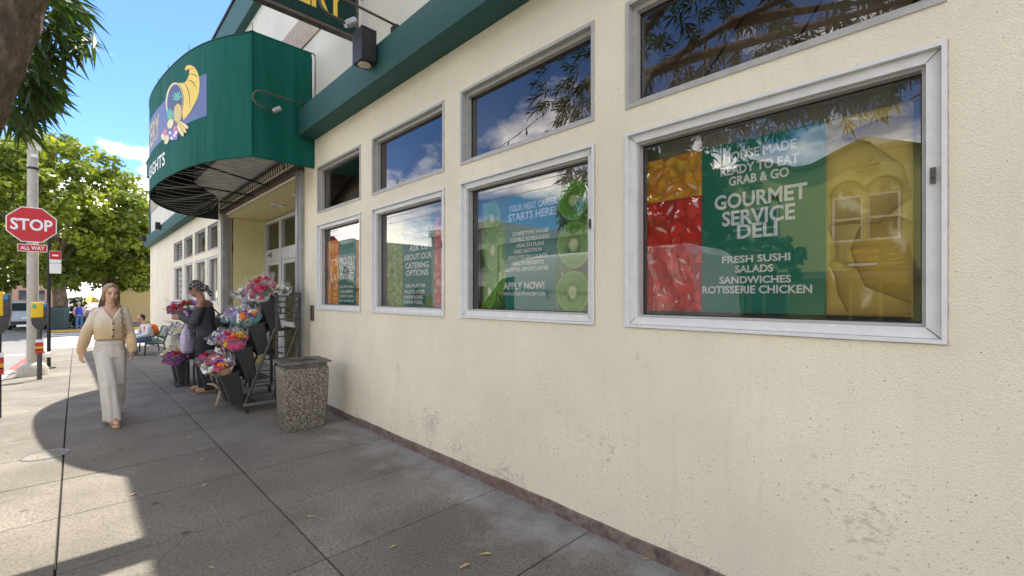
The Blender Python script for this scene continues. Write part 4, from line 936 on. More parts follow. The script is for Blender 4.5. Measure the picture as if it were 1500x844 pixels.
# --- bench
bnx, bny = 1.95, 18.2
bn = thing('bench', 'green slatted bench with black iron arms against the far wall', 'bench', (bnx, bny, g(bny + .8)))
bz = g(bny + .8)
def arc(x0, z0, pts): return [(bnx + a, y_, bz + b) for a, b in pts]
for y_ in (bny + .03, bny + 1.67):
    mb = MB(); mb.tube([(bnx - .38, y_, bz), (bnx - .36, y_, bz + .42), (bnx - .33, y_, bz + .62), (bnx - .1, y_, bz + .66), (bnx + .12, y_, bz + .60)], .022, 8); mb.build('arm', 'bench_iron', bn, smooth=30)
    mb = MB(); mb.tube([(bnx + .16, y_, bz), (bnx + .10, y_, bz + .42), (bnx + .25, y_, bz + .88)], .024, 8); mb.tube([(bnx - .36, y_, bz + .40), (bnx + .1, y_, bz + .40)], .02, 8); mb.build('leg_frame', 'bench_iron', bn, smooth=30)
for k in range(7):
    x = bnx - .36 + k * .072; mb = MB(); mb.box(x, x + .055, bny, bny + 1.7, bz + .425 - .008 * math.sin(k), bz + .45, .006); mb.build('slat', 'bench_green', bn)
for k in range(6):
    z = bz + .50 + k * .072; x = bnx + .115 + k * .026; mb = MB(); mb.box(x, x + .025, bny, bny + 1.7, z, z + .055, .006); mb.build('slat', 'bench_green', bn)

# ================================================================== TREES
def tree_mesh(name, clumps, per, lsize, mat, parent, aspect=.6, droop=0.0, seed=1):
    rs = np.random.RandomState(seed); C = np.array([c[:3] for c in clumps]); RD_ = np.array([c[3] for c in clumps])
    n = len(clumps) * per; cc = np.repeat(C, per, 0); rr = np.repeat(RD_, per)
    d = rs.normal(size=(n, 3)); d /= np.linalg.norm(d, axis=1)[:, None]; rad = rr * rs.uniform(.25, 1.0, n) ** .6
    P = cc + d * rad[:, None] * np.array([1, 1, .75])
    nrm = d * .6 + rs.normal(size=(n, 3)) * .55 + np.array([0, 0, .55]); nrm /= np.linalg.norm(nrm, axis=1)[:, None]
    a = np.cross(nrm, rs.normal(size=(n, 3))); a /= np.linalg.norm(a, axis=1)[:, None]; b = np.cross(nrm, a)
    s_ = lsize * rs.uniform(.6, 1.3, n)[:, None]
    V = np.empty((n, 4, 3)); V[:, 0] = P - a * s_; V[:, 1] = P + b * s_ * aspect - nrm * s_ * .15; V[:, 2] = P + a * s_; V[:, 3] = P - b * s_ * aspect - nrm * s_ * .15
    me = bpy.data.meshes.new(name); me.vertices.add(n * 4); me.vertices.foreach_set('co', V.reshape(-1)); me.loops.add(n * 4); me.loops.foreach_set('vertex_index', np.arange(n * 4, dtype=np.int32))
    me.polygons.add(n); me.polygons.foreach_set('loop_start', np.arange(0, n * 4, 4, dtype=np.int32)); me.polygons.foreach_set('loop_total', np.full(n, 4, dtype=np.int32)); me.update(calc_edges=True)
    at = me.attributes.new('leaf_rnd', 'FLOAT', 'FACE'); cl = np.repeat(rs.uniform(0, 1, len(clumps)), per); at.data.foreach_set('value', np.clip(cl * .55 + rs.uniform(0, .45, n), 0, 1).astype(np.float32))
    me.materials.append(MATS[mat]); o = bpy.data.objects.new(name, me); COL.objects.link(o); o.parent = parent
    if parent: o.location = -Vector(parent.location)
    return o
def street_tree(name, label, x, y, trunk_h, tr, centre, rad, nclump, per, lsize, mat='leaf_far', seed=1, limbs=6, group='street trees'):
    z = g(y); t = thing(name, label, 'tree', (x, y, z), 0, group); r_ = random.Random(seed)
    top = Vector((x + (centre[0] - x) * .35, y + (centre[1] - y) * .35, z + trunk_h))
    mb = MB(); mb.tube([(x, y, z - .1), (x + .03, y, z + .25), Vector((x, y, z)).lerp(top, .55) + Vector((.07, 0, 0)), top], [tr * 1.5, tr * 1.1, tr, tr * .85], 12); mb.build('trunk', 'bark', t, smooth=True)
    cl = []
    for i in range(nclump):
        d = Vector((r_.gauss(0, 1), r_.gauss(0, 1), r_.gauss(.15, 1))).normalized(); k = r_.uniform(.45, 1.0) ** .5
        c = Vector(centre) + Vector((d.x * rad[0] * k, d.y * rad[1] * k, d.z * rad[2] * k)); cl.append((c.x, c.y, c.z, r_.uniform(.55, 1.05) * rad[0] * .19))
    for i in range(limbs):
        e = Vector(cl[i * (nclump // limbs)][:3]); st = top + Vector((0, 0, -trunk_h * .25 * r_.random())); md = st.lerp(e, .5) + Vector((0, 0, .25 + rad[2] * .05)); mb = MB(); mb.tube([st, st.lerp(md, .5) + Vector((0, 0, .1)), md, e], [tr * .5, tr * .4, tr * .28, tr * .1], 7); mb.build('limb', 'bark', t, smooth=True)
    tree_mesh('crown', cl, per, lsize, mat, t, seed=seed); return t
street_tree('street_tree', 'big bright green street tree with thick trunk at the far corner', -.72, 43, 4.0, .36, (-1.2, 43.2, 7.4), (5.2, 4.6, 5.0), 240, 85, .19, seed=3, limbs=9)
street_tree('street_tree', 'street tree behind the corner tree, its crown reaching right towards the store', 1.3, 47.5, 3.6, .26, (2.8, 45.8, 5.4), (3.5, 3.8, 3.4), 190, 75, .19, seed=5)
street_tree('street_tree', 'street tree at the left edge beyond the utility pole', -8.4, 66, 4.5, .3, (-7.0, 66, 8.2), (6.2, 5, 6.2), 200, 70, .26, seed=8)
street_tree('street_tree', 'far street tree closing the view down the street', -1.4, 68, 4.0, .3, (-1.0, 68, 6.8), (5, 5, 4.8), 170, 60, .26, seed=9)
# low shrub by the bin
sh = thing('street_shrub', 'leafy green shrub beside the litter bin under the corner tree', 'shrub', (.0, 43.2, g(43)))
tree_mesh('foliage', [(.0 + rnd.uniform(-.35, .35), 43.2 + rnd.uniform(-.4, .4), g(43) + rnd.uniform(.3, 2.2), .38) for _ in range(16)], 70, .10, 'leaf_dark', sh, seed=4)
mb = MB(); mb.tube([(0, 43.2, g(43)), (.03, 43.2, g(43) + 1.2)], .04, 6); mb.build('stem', 'bark', sh)

# --- near tree: leaning trunk at the kerb, long narrow leaves hanging in tufts
nt = thing('kerb_tree', 'leaning rough barked tree with long narrow leaves at the top left', 'tree', (-.80, 3.45, 0))
P_ = [(-.82, 3.45, -.1), (-.79, 3.46, .4), (-.70, 3.47, 1.3)] + [(onY(u, v, 3.5)[0], 3.5, onY(u, v, 3.5)[1]) for u, v in ((-62, 215), (-46, 175), (-18, 110), (3, 60), (22, 0), (30, -60))] + [(-.16, 3.42, 3.9), (-.3, 3.3, 4.5)]
RP = [.20, .15, .125, .11, .102, .095, .10, .105, .11, .10, .08]
mb = MB(); fine_p, fine_r = [], []
for i in range(len(P_) - 1):
    for k in range(9): fine_p.append(Vector(P_[i]).lerp(Vector(P_[i + 1]), k / 9)); fine_r.append(RP[i] + (RP[i + 1] - RP[i]) * k / 9)
mb.tube(fine_p, fine_r, 40)
def bark_push(p):   # ridged, knotty surface
    p = Vector(p); q = Vector((p.x * 16, p.y * 16, p.z * 5)); k = mnoise.noise(q) * .016 + (1 - abs(mnoise.noise(q * 1.9))) * .014 + mnoise.noise(p * 3.5) * .02; j = min(range(len(fine_p)), key=lambda i_: (fine_p[i_] - p).length_squared); d = (p - fine_p[j]); return p + d.normalized() * k if d.length > .01 else p
mb.v = [tuple(bark_push(p)) for p in mb.v]; tk = mb.build('trunk', 'bark', nt, smooth=True)
limbs = [[(-.13, 3.5, 3.6), (-.5, 3.4, 4.2), (-.9, 3.1, 4.8), (-1.2, 2.2, 5.2), (-1.3, 1.0, 5.3)], [(-.14, 3.5, 3.9), (-.6, 4.0, 4.7), (-1.3, 4.6, 5.4)], [(-.3, 3.3, 4.5), (-.4, 3.0, 5.1), (-.6, 2.4, 5.7)], [(-.9, 3.3, 4.8), (-.6, 2.4, 4.6), (-.45, 1.3, 4.4), (-.5, .3, 4.3)], [(-1.2, 2.2, 5.2), (-1.9, 1.6, 5.4), (-2.4, .8, 5.4)]]
for l_ in limbs: mb = MB(); n_ = len(l_); mb.tube(l_, [.085 - .06 * i / (n_ - 1) for i in range(n_)], 8); mb.build('limb', 'bark', nt, smooth=True)
def tuft_leaves(tufts, name, parent, mat, seed, per=13, ln=.17, wd=.0145):
    """tufts: (pos, dir); each a whorl of narrow leaves made of two bent quads"""
    r_ = random.Random(seed); vs, fs, rn = [], [], []
    for p, d in tufts:
        p = Vector(p); d = Vector(d).normalized(); side = d.orthogonal().normalized(); s2 = d.cross(side); tone = r_.random()
        for k in range(per):
            f = k / per; b0 = p - d * .16 * f; q = 2.4 * k; out = (side * math.cos(q) + s2 * math.sin(q)); dirv = (d * (.55 + .3 * (1 - f)) + out * (.65 + .3 * f)).normalized()
            L_ = ln * r_.uniform(.7, 1.2); up = dirv.cross(out.cross(d)).normalized(); sd = dirv.cross(up).normalized() * wd * r_.uniform(.8, 1.25); drop = Vector((0, 0, -1)) * L_ * .22
            i = len(vs); vs += [b0, b0 + dirv * L_ * .45 - sd + drop * .25, b0 + dirv * L_ * .45 + sd + drop * .25, b0 + dirv * L_ + drop]
            fs += [(i, i + 1, i + 3, i + 2)]; rn += [min(1, max(0, tone * .5 + r_.random() * .5))]
    me = bpy.data.meshes.new(name); me.from_pydata(vs, [], fs); at = me.attributes.new('leaf_rnd', 'FLOAT', 'FACE'); at.data.foreach_set('value', rn)
    me.materials.append(MATS[mat]); o = bpy.data.objects.new(name, me); COL.objects.link(o); o.parent = parent; o.location = -Vector(parent.location); return o
tf = []; r_ = random.Random(12)
def in_view(p):   # canopy tufts that would hang into the camera's view are left out
    return p[1] > -1 and p[0] > -.01 * p[1] and p[2] < 1.65 + .54 * p[1] + .53 * p[0]
twigs = MB()
for i in range(1150):
    d = Vector((r_.gauss(0, 1), r_.gauss(0, 1), r_.gauss(0, .9))).normalized(); k = r_.uniform(.35, 1) ** .5
    c = Vector((-1.15, 2.3, 5.15)) + Vector((d.x * 1.75 * k, d.y * 3.3 * k, d.z * 1.55 * k))
    c += Vector((0, 0, .5 * mnoise.noise(c * .9)))
    if mnoise.noise(c * 1.3 + Vector((5, 2, 1))) < -.12 or in_view(c): continue
    tf.append((c, d + Vector((r_.gauss(0, .4), r_.gauss(0, .4), -.35))))
# hanging sprays that reach low in front of the windows
for bx_, by_, bz_, ln_ in ((-.55, 1.0, 4.2, .75), (-.6, .75, 4.2, .8), (-.5, .45, 4.1, .55), (-.7, 1.35, 4.4, .85), (-.62, 1.9, 4.3, .9), (-.75, 2.1, 4.4, 1.35), (-.65, 2.3, 4.4, 1.2), (-.9, 2.6, 4.5, .9), (-.8, 3.3, 4.6, .7), (-1.0, .2, 4.4, .8)):
    for k in range(22):
        f = r_.random(); c = Vector((bx_ + r_.gauss(0, .16), by_ + r_.gauss(0, .15), bz_ - ln_ * f)); tf.append((c, (r_.gauss(0, .6), r_.gauss(0, .6), -.8)))
    twigs.tube([(bx_, by_, bz_ + .4), (bx_ + .05, by_, bz_ - ln_ * .5), (bx_, by_ + .04, bz_ - ln_)], [.014, .009, .004], 5)
# sprays beside the trunk, seen against the sky
for u, v, yy in ((92, 20, 3.46), (108, 48, 3.59), (84, 62, 3.52), (70, 88, 3.62), (78, 105, 3.63), (60, 120, 3.38), (52, 138, 3.36), (66, 142, 3.73), (42, 150, 3.47), (40, 165, 3.46), (24, 168, 3.80), (30, 178, 3.56), (100, 8, 3.73), (122, 6, 3.56), (88, 40, 3.64), (75, 30, 3.42), (55, 100, 3.64), (18, 185, 3.74), (62, 60, 3.59), (74, 125, 3.68), (50, 115, 3.65), (96, 70, 3.38), (58, 155, 3.69)):
    x, z = onY(u, v, yy); 
    yy += .42; x, z = onY(u, v, yy)
    for k in range(2): tf.append(((x + r_.gauss(0, .03), yy + r_.gauss(0, .06), z + r_.gauss(0, .035)), (r_.gauss(.55, .45), r_.gauss(-.1, .4), r_.gauss(-.75, .4))))
    twigs.tube([(x - .02, yy, z), (x - .10 - .0006 * (u), yy + .05, z + .25)], [.005, .008], 5)
twigs.build('twigs', 'bark', nt)['kind'] = 'stuff'
tuft_leaves(tf, 'foliage', nt, 'leaf_near', 3)['kind'] = 'stuff'

# ================================================================== OVER THE ROAD (seen in the glass) AND DOWN THE STREET
simple('lime_stucco', (.52, .50, .13), .85, var=.1, bump=.3); simple('lime_trim', (.20, .21, .04), .8); simple('cream_paint', (.62, .58, .47), .8, var=.1)
simple('brown_sign', (.10, .045, .02), .5); simple('grey_stucco', (.50, .48, .44), .85, var=.1); simple('tan_stucco', (.62, .46, .20), .85, var=.1); simple('brick_far', (.42, .25, .17), .9, var=.2)
simple('dark_glass', (.03, .04, .045), .08, var=.1, bump=0, spec=.8); simple('red_cloth', (.50, .03, .02), .7); simple('yellow_cloth', (.75, .48, .05), .7)
OX = -14.0
lh = thing('lime_house', 'lime yellow house over the road with arched twin windows, seen in the nearest window', 'building', (OX, 4, 0))
def gable(y):   # wavy false-front: a low peak over each bay
    d = min(abs(y - c) for c in (2.35, 5.85, -1.15)); return 6.15 + .62 * max(0, 1 - d / 1.55)
ys_ = np.linspace(-2.9, 7.7, 45); mb = MB(); vs = []; 
bays = (2.35, 5.85, -1.15); hl = [(c - .95, c + .95, 3.40, 5.02) for c in bays] + [(c - 1.25, c + 1.25, .1, 2.0) for c in bays]
tset = sorted(set([round(float(y), 3) for y in ys_]) | {h[0] for h in hl} | {h[1] for h in hl}); zset = [-.3, .1, 2.0, 3.40, 5.02]
for a, b in zip(tset, tset[1:]):
    for c, d in zip(zset, zset[1:]):
        tm, zm = (a + b) / 2, (c + d) / 2
        if not any(h[0] < tm < h[1] and h[2] < zm < h[3] for h in hl): mb.add([(OX, a, c), (OX, b, c), (OX, b, d), (OX, a, d)], [(0, 1, 2, 3)])
    mb.add([(OX, a, 5.02), (OX, b, 5.02), (OX, b, gable(b)), (OX, a, gable(a))], [(0, 1, 2, 3)])
mb.box(OX - 8, OX - .3, -2.9, 7.7, -.3, 6.0); mb.build('wall', 'lime_stucco', lh)
mb = MB(); rr = [[(OX - .3, y, gable(y) - .02), (OX + .16, y, gable(y) - .02), (OX + .2, y, gable(y) + .14), (OX - .3, y, gable(y) + .14)] for y in np.linspace(-2.95, 7.75, 45)]; mb.rings(rr); mb.build('roof_trim', 'lime_trim', lh, fix=True)
for c in bays:
    for s_ in (-1, 1):
        cy = c + s_ * .48; f = MB(); y0, y1 = cy - .44, cy + .44
        f.box(OX - .06, OX + .02, y0, y0 + .08, 3.42, 5.0); f.box(OX - .06, OX + .02, y1 - .08, y1, 3.42, 5.0); f.box(OX - .06, OX + .02, y0 + .08, y1 - .08, 3.42, 3.5); f.box(OX - .06, OX + .02, y0 + .08, y1 - .08, 4.92, 5.0); f.box(OX - .055, OX + .015, y0 + .08, y1 - .08, 4.16, 4.23)
        w_ = f.build('window', 'cream_paint', lh)
        p = MB(); p.add([(OX - .04, y0 + .08, 3.5), (OX - .04, y1 - .08, 3.5), (OX - .04, y1 - .08, 4.92), (OX - .04, y0 + .08, 4.92)], [(0, 1, 2, 3)]); p.build('pane', 'dark_glass', w_)
        a_ = MB(); a_.tube([(OX + .02, cy + .47 * math.cos(q), 5.06 + .47 * math.sin(q)) for q in np.linspace(0, math.pi, 13)], .05, 6); a_.build('arch_moulding', 'lime_trim', lh, smooth=True)
        o_ = MB(); o_.sphere((OX + .02, cy, 5.22), (.05, .1, .1)); 
        for k in range(5): o_.sphere((OX + .02, cy + .13 * math.cos(k * 1.257), 5.22 + .13 * math.sin(k * 1.257)), (.035, .055, .055), 7, 5)
        o_.build('rosette', 'lime_trim', lh)
    m_ = MB(); m_.box(OX - .05, OX + .07, c - .055, c + .055, 3.42, 5.1); m_.build('mullion', 'lime_stucco', lh)
    m_ = MB(); m_.box(OX, OX + .14, c - 1.02, c + 1.02, 3.28, 3.395); m_.build('sill', 'lime_trim', lh)
    o_ = MB(); o_.sphere((OX + .03, c, 5.98), (.07, .16, .16))
    for k in range(6): o_.sphere((OX + .03, c + .27 * math.cos(k * 1.047), 5.98 + .19 * math.sin(k * 1.047)), (.05, .11, .08), 8, 5)
    o_.build('ornament', 'lime_trim', lh)
    s_ = MB(); s_.box(OX - .2, OX - .15, c - 1.25, c + 1.25, .1, 2.0); s_.build('shop_window', 'dark_glass', lh)
    for k in (-1.2, -.4, .4, 1.2): m_ = MB(); m_.box(OX - .1, OX - .02, c + k - .05, c + k + .05, .1, 2.0); m_.build('shop_mullion', 'lime_stucco', lh)
mb = MB(); rr = []
for i in range(121):
    y = -2.8 + 10.4 * i / 120; k = .03 if i % 2 else 0; rr.append([(OX, y, 2.42 + k), (OX + .75, y, 2.14 + k), (OX + .75, y, 2.11 + k), (OX, y, 2.38 + k)])
mb.rings(rr); mb.build('corrugated_canopy', 'bronze', lh, fix=True)
bn_ = thing('reopening_banner', 'brown re-opening banner with yellow lettering on the lime house over the road', 'banner', (OX, 2.1, 2.5))
mb = MB(); mb.box(OX + .145, OX + .16, 1.22, 2.92, 2.50, 3.26); bf = mb.build('cloth', 'brown_sign', bn_)
tx = lambda y0, z0: (lambda x, y, d: (OX + .161 + d, y0 + x, z0 + y))
text_part('lettering', 'RE-OPENING', tx(1.98, 2.97), .86, .17, 'sign_yellow', bf, .02); text_part('lettering', 'AUGUST 1ST', tx(1.98, 2.74), .86, .17, 'sign_yellow', bf, .02)
mb = MB(); mb.box(OX + .161, OX + .164, 2.0, 2.8, 2.58, 2.66); mb.build('printed_bar', 'logo_white', bf)
def emblem(parent, X, y, z, r, mat):
    m_ = MB(); m_.tube([(X, y + r * math.cos(q), z + r * math.sin(q)) for q in np.linspace(0, 2 * math.pi, 25)], r * .06, 5); m_.tube([(X, y + r * .8 * math.cos(q), z + r * .8 * math.sin(q)) for q in (R(90), R(210), R(330), R(90))], r * .07, 5); m_.sphere((X, y, z - r * .1), (.01, r * .3, r * .2)); return m_.build('emblem', mat, parent)
emblem(bf, OX + .165, 1.6, 2.93, .2, 'logo_gold'); text_part('lettering', 'MARKET', tx(1.36, 2.58), .48, .08, 'logo_gold', bf, .02)
eb = thing('shop_emblem', 'round red emblem with triangle on the shop front over the road', 'emblem', (OX - .13, 3.55, 1.2)); emblem(eb, OX - .13, 3.55, 1.55, .38, 'red_cloth')
def plain_building(name, label, x, y0, y1, h, mat, depth, face=1, roof='lime_trim', wz=(3.3, 4.7), step=2.6, base=-.9):
    """row building with a cornice and real window parts; face = +1 looks +X, -1 looks -X"""
    t = thing(name, label, 'building', (x, (y0 + y1) / 2, base)); a, b = sorted((x, x - face * depth)); mb = MB(); mb.box(a, b, y0, y1, base, h); mb.build('wall', mat, t)
    mb = MB(); mb.box(*sorted((x + face * .25, x - face * .2)), y0 + .01, y1 - .01, h - .35, h + .08); mb.build('cornice', roof, t)
    y = y0 + 1.0
    while y + 1.3 < y1:
        for z0, z1 in (wz, (.5, 2.3)):
            m_ = MB(); m_.box(*sorted((x + face * .06, x)), y, y + 1.3, z0, z1); w_ = m_.build('window', 'cream_paint', t)
            m_ = MB(); m_.box(*sorted((x + face * .075, x + face * .0605)), y + .09, y + .61, z0 + .09, z1 - .09); m_.build('pane', 'dark_glass', w_)
            m_ = MB(); m_.box(*sorted((x + face * .075, x + face * .0605)), y + .69, y + 1.21, z0 + .09, z1 - .09); m_.build('pane', 'dark_glass', w_)
        y += step
    return t
plain_building('row_house', 'low cream flat roofed shop over the road, seen in the middle windows', -14, 7.9, 20.5, 5.1, 'cream_paint', 9, 1, 'grey_stucco', (3.0, 4.3))
street_tree('road_tree', 'small leafy tree over the road in front of the lime house, seen in the glass', -11.7, 5.3, 1.7, .09, (-11.6, 5.0, 2.7), (1.3, 1.7, 1.1), 60, 70, .09, 'leaf_dark', 21, 5)
street_tree('road_tree', 'taller dark tree over the road, added to darken the reflection in the nearest window', -11.8, 8.4, 2.2, .14, (-11.7, 8.3, 4.9), (2.2, 2.3, 2.7), 210, 80, .13, 'leaf_dark', 22, 6)  # unseen tree, added to darken the reflection over the pepper print
plain_building('row_house', 'grey rendered house over the road beyond the cream shop', -14, 20.7, 28, 6.3, 'grey_stucco', 9, 1, 'cream_paint')
plain_building('row_house', 'pale house over the road behind the camera', -14, -14, -3.1, 6.8, 'cream_paint', 9, 1, 'grey_stucco')
plain_building('corner_building', 'tan yellow shop building beyond the side street', 2.7, 50.0, 60, 7.0, 'tan_stucco', 12, -1, 'cream_paint', (4.0, 5.6), 2.3)
plain_building('corner_building', 'white rendered shop beyond the tan corner building', 2.65, 60.3, 85, 6.5, 'cream_paint', 12, -1, 'grey_stucco')
plain_building('corner_building', 'grey building over the road beyond the side street', -14, 41, 62, 7, 'grey_stucco', 9, 1, 'cream_paint')
for yy in (50.15, 52.6, 55.4):
    c_ = thing('shop_column', ['dark grey column at the corner of the tan shop', 'pale tan column left of the dark one on the tan shop', 'farthest pale column on the tan shop'][int((yy - 49.4) / 2.5)], 'column', (2.5, yy, g(yy)))
    mb = MB(); mb.box(2.42, 2.69, yy - .13, yy + .13, g(yy) - .05, 4.2); mb.build('shaft', 'dark_metal' if yy < 51 else 'tan_stucco', c_); mb = MB(); mb.box(2.38, 2.693, yy - .17, yy + .17, 4.2, 4.4); mb.build('capital', 'cream_paint', c_)
# end of the street
t = thing('end_building', 'low brick building closing the far end of the street', 'building', (-8, 118, g(118)))
mb = MB(); mb.box(-16, -3, 118, 126, -1, 3.6); mb.build('wall', 'brick_far', t); mb = MB(); mb.box(-16.2, -2.8, 117.8, 126, 3.6, 4.1); mb.build('roof', 'grey_stucco', t)
for k in range(6):
    mb = MB(); mb.box(-15.2 + k * 2, -14.0 + k * 2, 117.94, 118, .9, 2.6); mb.build('window', 'dark_glass', t)
aw_ = thing('shop_awning', 'small red shop awning far down the street', 'awning', (2.6, 52, 2.0))
for y0 in np.linspace(55, 58.5, 8):
    mb = MB(); mb.add([(2.64, y0, 3.1), (2.64, y0 + .49, 3.1), (.7, y0 + .49, 2.25), (.7, y0, 2.25), (.7, y0 + .49, 2.0), (.7, y0, 2.0)], [(0, 1, 2, 3), (3, 2, 4, 5)]); mb.build('panel', 'red_cloth', aw_)
mb = MB(); mb.tube([(.72, 55, 2.24), (.72, 58.98, 2.24)], .03, 6); mb.build('rail', 'steel', aw_)
ma = thing('market_stall', 'yellow topped stall on the far pavement', 'stall', (.8, 50, g(50)))
mb = MB(); mb.add([(.3, 49.2, 1.05), (1.5, 49.2, 1.05), (1.5, 50.8, 1.05), (.3, 50.8, 1.05), (.9, 50, 1.7)], [(0, 1, 4), (1, 2, 4), (2, 3, 4), (3, 0, 4)]); mb.build('canopy', 'yellow_cloth', ma)
for x, y in ((.32, 49.22), (1.48, 49.22), (1.48, 50.78), (.32, 50.78)): mb = MB(); mb.tube([(x, y, g(50)), (x, y, 1.06)], .03, 6); mb.build('leg', 'steel', ma)
# --- vehicles
simple('van_white', (.78, .77, .73), .25, var=.03, bump=0); simple('tyre', (.02, .02, .02), .8); simple('car_blue', (.45, .52, .58), .25, var=.03, bump=0); simple('rim_metal', (.5, .5, .5), .3, .8); simple('tail_red', (.5, .02, .02), .3)
def vehicle(name, label, x, y, prof, w, mat, wheels, glass, rz=0, extra=None):
    """prof: side outline (y,z) from rear; lofted with tumblehome across the width"""
    zr = g(y) - RD; t = thing(name, label, 'van' if 'van' in name else 'car', (x, y, zr), rz); n = len(prof)
    zmx = max(p[1] for p in prof); rings = []
    for k, (s_, ins) in enumerate(((-1, .10), (-.94, .03), (-.8, 0), (.8, 0), (.94, .03), (1, .10))):
        cy = sum(p[0] for p in prof) / n; cz = .3
        rings.append([(s_ * w / 2 * (1 - .10 * max(0, (pz_ - 1.0)) / zmx * 1.4), py2 + (cy - py2) * ins * .35, pz_ + (cz - pz_) * ins * .5) for py2, pz_ in prof])
    mb = MB(); mb.rings(rings); body = mb.build('body', mat, t, world=False, fix=True); body.data.set_sharp_from_angle(angle=R(35))
    for q in glass:
        for s_ in ((-1, 1) if q[0] == 'side' else (0,)):
            mb = MB()
            if q[0] == 'side':
                pts = q[1]; xx = lambda z: s_ * (w / 2 * (1 - .14 * max(0, z - 1.0) / zmx) + .004)
                mb.add([(xx(z), y_, z) for y_, z in pts] + [(xx(z) - s_ * .012, y_, z) for y_, z in pts], [list(range(len(pts))), [len(pts) + i for i in range(len(pts))][::-1]])
            else:
                (ya, za), (yb, zb) = q[1]; e = w / 2 * .82; mb.add([(-e, ya, za), (e, ya, za), (e * .9, yb, zb), (-e * .9, yb, zb)], [(0, 1, 2, 3)])
            mb.build('window', 'dark_glass', t, world=False)
    for wy in wheels:
        for s_ in (-1, 1):
            mb = MB(); mb.tube([(s_ * (w / 2 - .21), wy, .34), (s_ * (w / 2 - .2), wy, .34), (s_ * (w / 2 + .0), wy, .34), (s_ * (w / 2 + .01), wy, .34)], [.30, .34, .34, .31], 20); wh = mb.build('wheel', 'tyre', t, smooth=30, world=False)
            mb = MB(); mb.tube([(s_ * (w / 2 + .005), wy, .34), (s_ * (w / 2 + .02), wy, .34)], [.2, .18], 16); mb.build('rim', 'rim_metal', wh, world=False)
    if extra: extra(t)
    return t
def vx(t):
    for s_ in (-1, 1):
        mb = MB(); mb.box(s_ * .86 - .05, s_ * .86 + .05, -2.86, -2.82, .9, 1.3); mb.build('tail_light', 'tail_red', t, world=False); mb = MB(); mb.box(s_ * .72 - .14, s_ * .72 + .14, 2.82, 2.9, .75, .95); mb.build('headlight', 'lamp_glass', t, world=False)
        mb = MB(); mb.box(s_ * 1.12 - .09, s_ * 1.12 + .09, 1.75, 1.85, 1.25, 1.55, .02); mb.build('mirror', 'black_plastic', t, world=False)
        for yy in (-.3, .95): mb = MB(); mb.box(s_ * 1.0 - .006, s_ * 1.0 + .006, yy, yy + .012, .5, 1.2); mb.build('door_seam', 'black_plastic', t, world=False)
vehicle('delivery_van', 'white delivery van parked at the near kerb, seen in the second window', -2.45, 5.6, [(-2.85, .35), (-2.87, 1.2), (-2.78, 2.35), (-2.6, 2.5), (.6, 2.5), (1.0, 2.44), (1.35, 2.25), (2.05, 1.55), (2.7, 1.28), (2.86, 1.0), (2.88, .35)], 2.0, 'van_white', (-1.8, 1.95), [('side', [(.98, 1.35), (1.95, 1.33), (1.93, 1.55), (1.4, 2.05), (1.0, 2.1)]), ('front', [(2.02, 1.64), (1.42, 2.22)])], 0, vx)
def cx_(t):
    for s_ in (-1, 1):
        mb = MB(); mb.box(s_ * .80 - .08, s_ * .80 + .08, -2.37, -2.32, .85, 1.25); mb.build('tail_light', 'tail_red', t, world=False)
    mb = MB(); mb.box(-.26, .26, -2.375, -2.35, .75, .9); mb.build('number_plate', 'sign_white', t, world=False); mb = MB(); mb.box(-.86, .86, -2.42, -2.3, .38, .6, .03); mb.build('bumper', 'black_plastic', t, world=False)
vehicle('minivan', 'light blue minivan parked beyond the side street, seen from behind', -2.3, 46.5, [(-2.35, .35), (-2.37, 1.0), (-2.2, 1.25), (-1.95, 1.88), (-1.7, 1.95), (.4, 1.92), (.9, 1.75), (1.5, 1.2), (2.2, 1.0), (2.35, .75), (2.35, .35)], 1.9, 'car_blue', (-1.4, 1.45), [('side', [(-1.7, 1.25), (.9, 1.22), (.5, 1.72), (-1.55, 1.75)]), ('front', [(-2.235, 1.3), (-2.01, 1.80)])], 0, cx_)
# --- overhead lines and string lights on the kerb side
def cable(name, label, a, b, sag, r=.008):
    a, b = Vector(a), Vector(b); mb = MB(); mb.tube([a.lerp(b, k / 20) - Vector((0, 0, sag * 4 * (k / 20) * (1 - k / 20))) for k in range(21)], r, 5); o = mb.build(name, 'dark_metal'); return tag(o, label, 'cable', 'overhead cables')
cable('overhead_cable', 'thin dark cable running from the utility pole towards the store', (-.6, 14.2, 5.3), (14, 60, 7.5), .4)
cable('overhead_cable', 'upper overhead cable over the road, seen in the windows', (-9.5, -30, 7.0), (-9.5, 60, 6.9), .3, .012)
cable('overhead_cable', 'lower overhead cable over the road, seen in the windows', (-9.5, -30, 6.6), (-9.5, 60, 6.5), .3, .012)
st = thing('string_lights', 'sagging string of small bulbs along the kerb, seen in an upper window', 'string lights', (-.85, 6, 4.4))
a, b = Vector((-.7, 5.0, 4.7)), Vector((-1.05, 11.0, 4.75)); cp = [a.lerp(b, k / 24) - Vector((0, 0, .45 * 4 * (k / 24) * (1 - k / 24))) for k in range(25)]
mb = MB(); mb.tube(cp, .007, 5); mb.build('wire', 'dark_metal', st)
for k in range(2, 24, 2): mb = MB(); p = cp[k]; mb.tube([p, p - Vector((0, 0, .06))], .012, 6); mb.sphere(p - Vector((0, 0, .09)), (.022, .022, .035), 8, 6); mb.build('bulb', 'dark_metal', st)
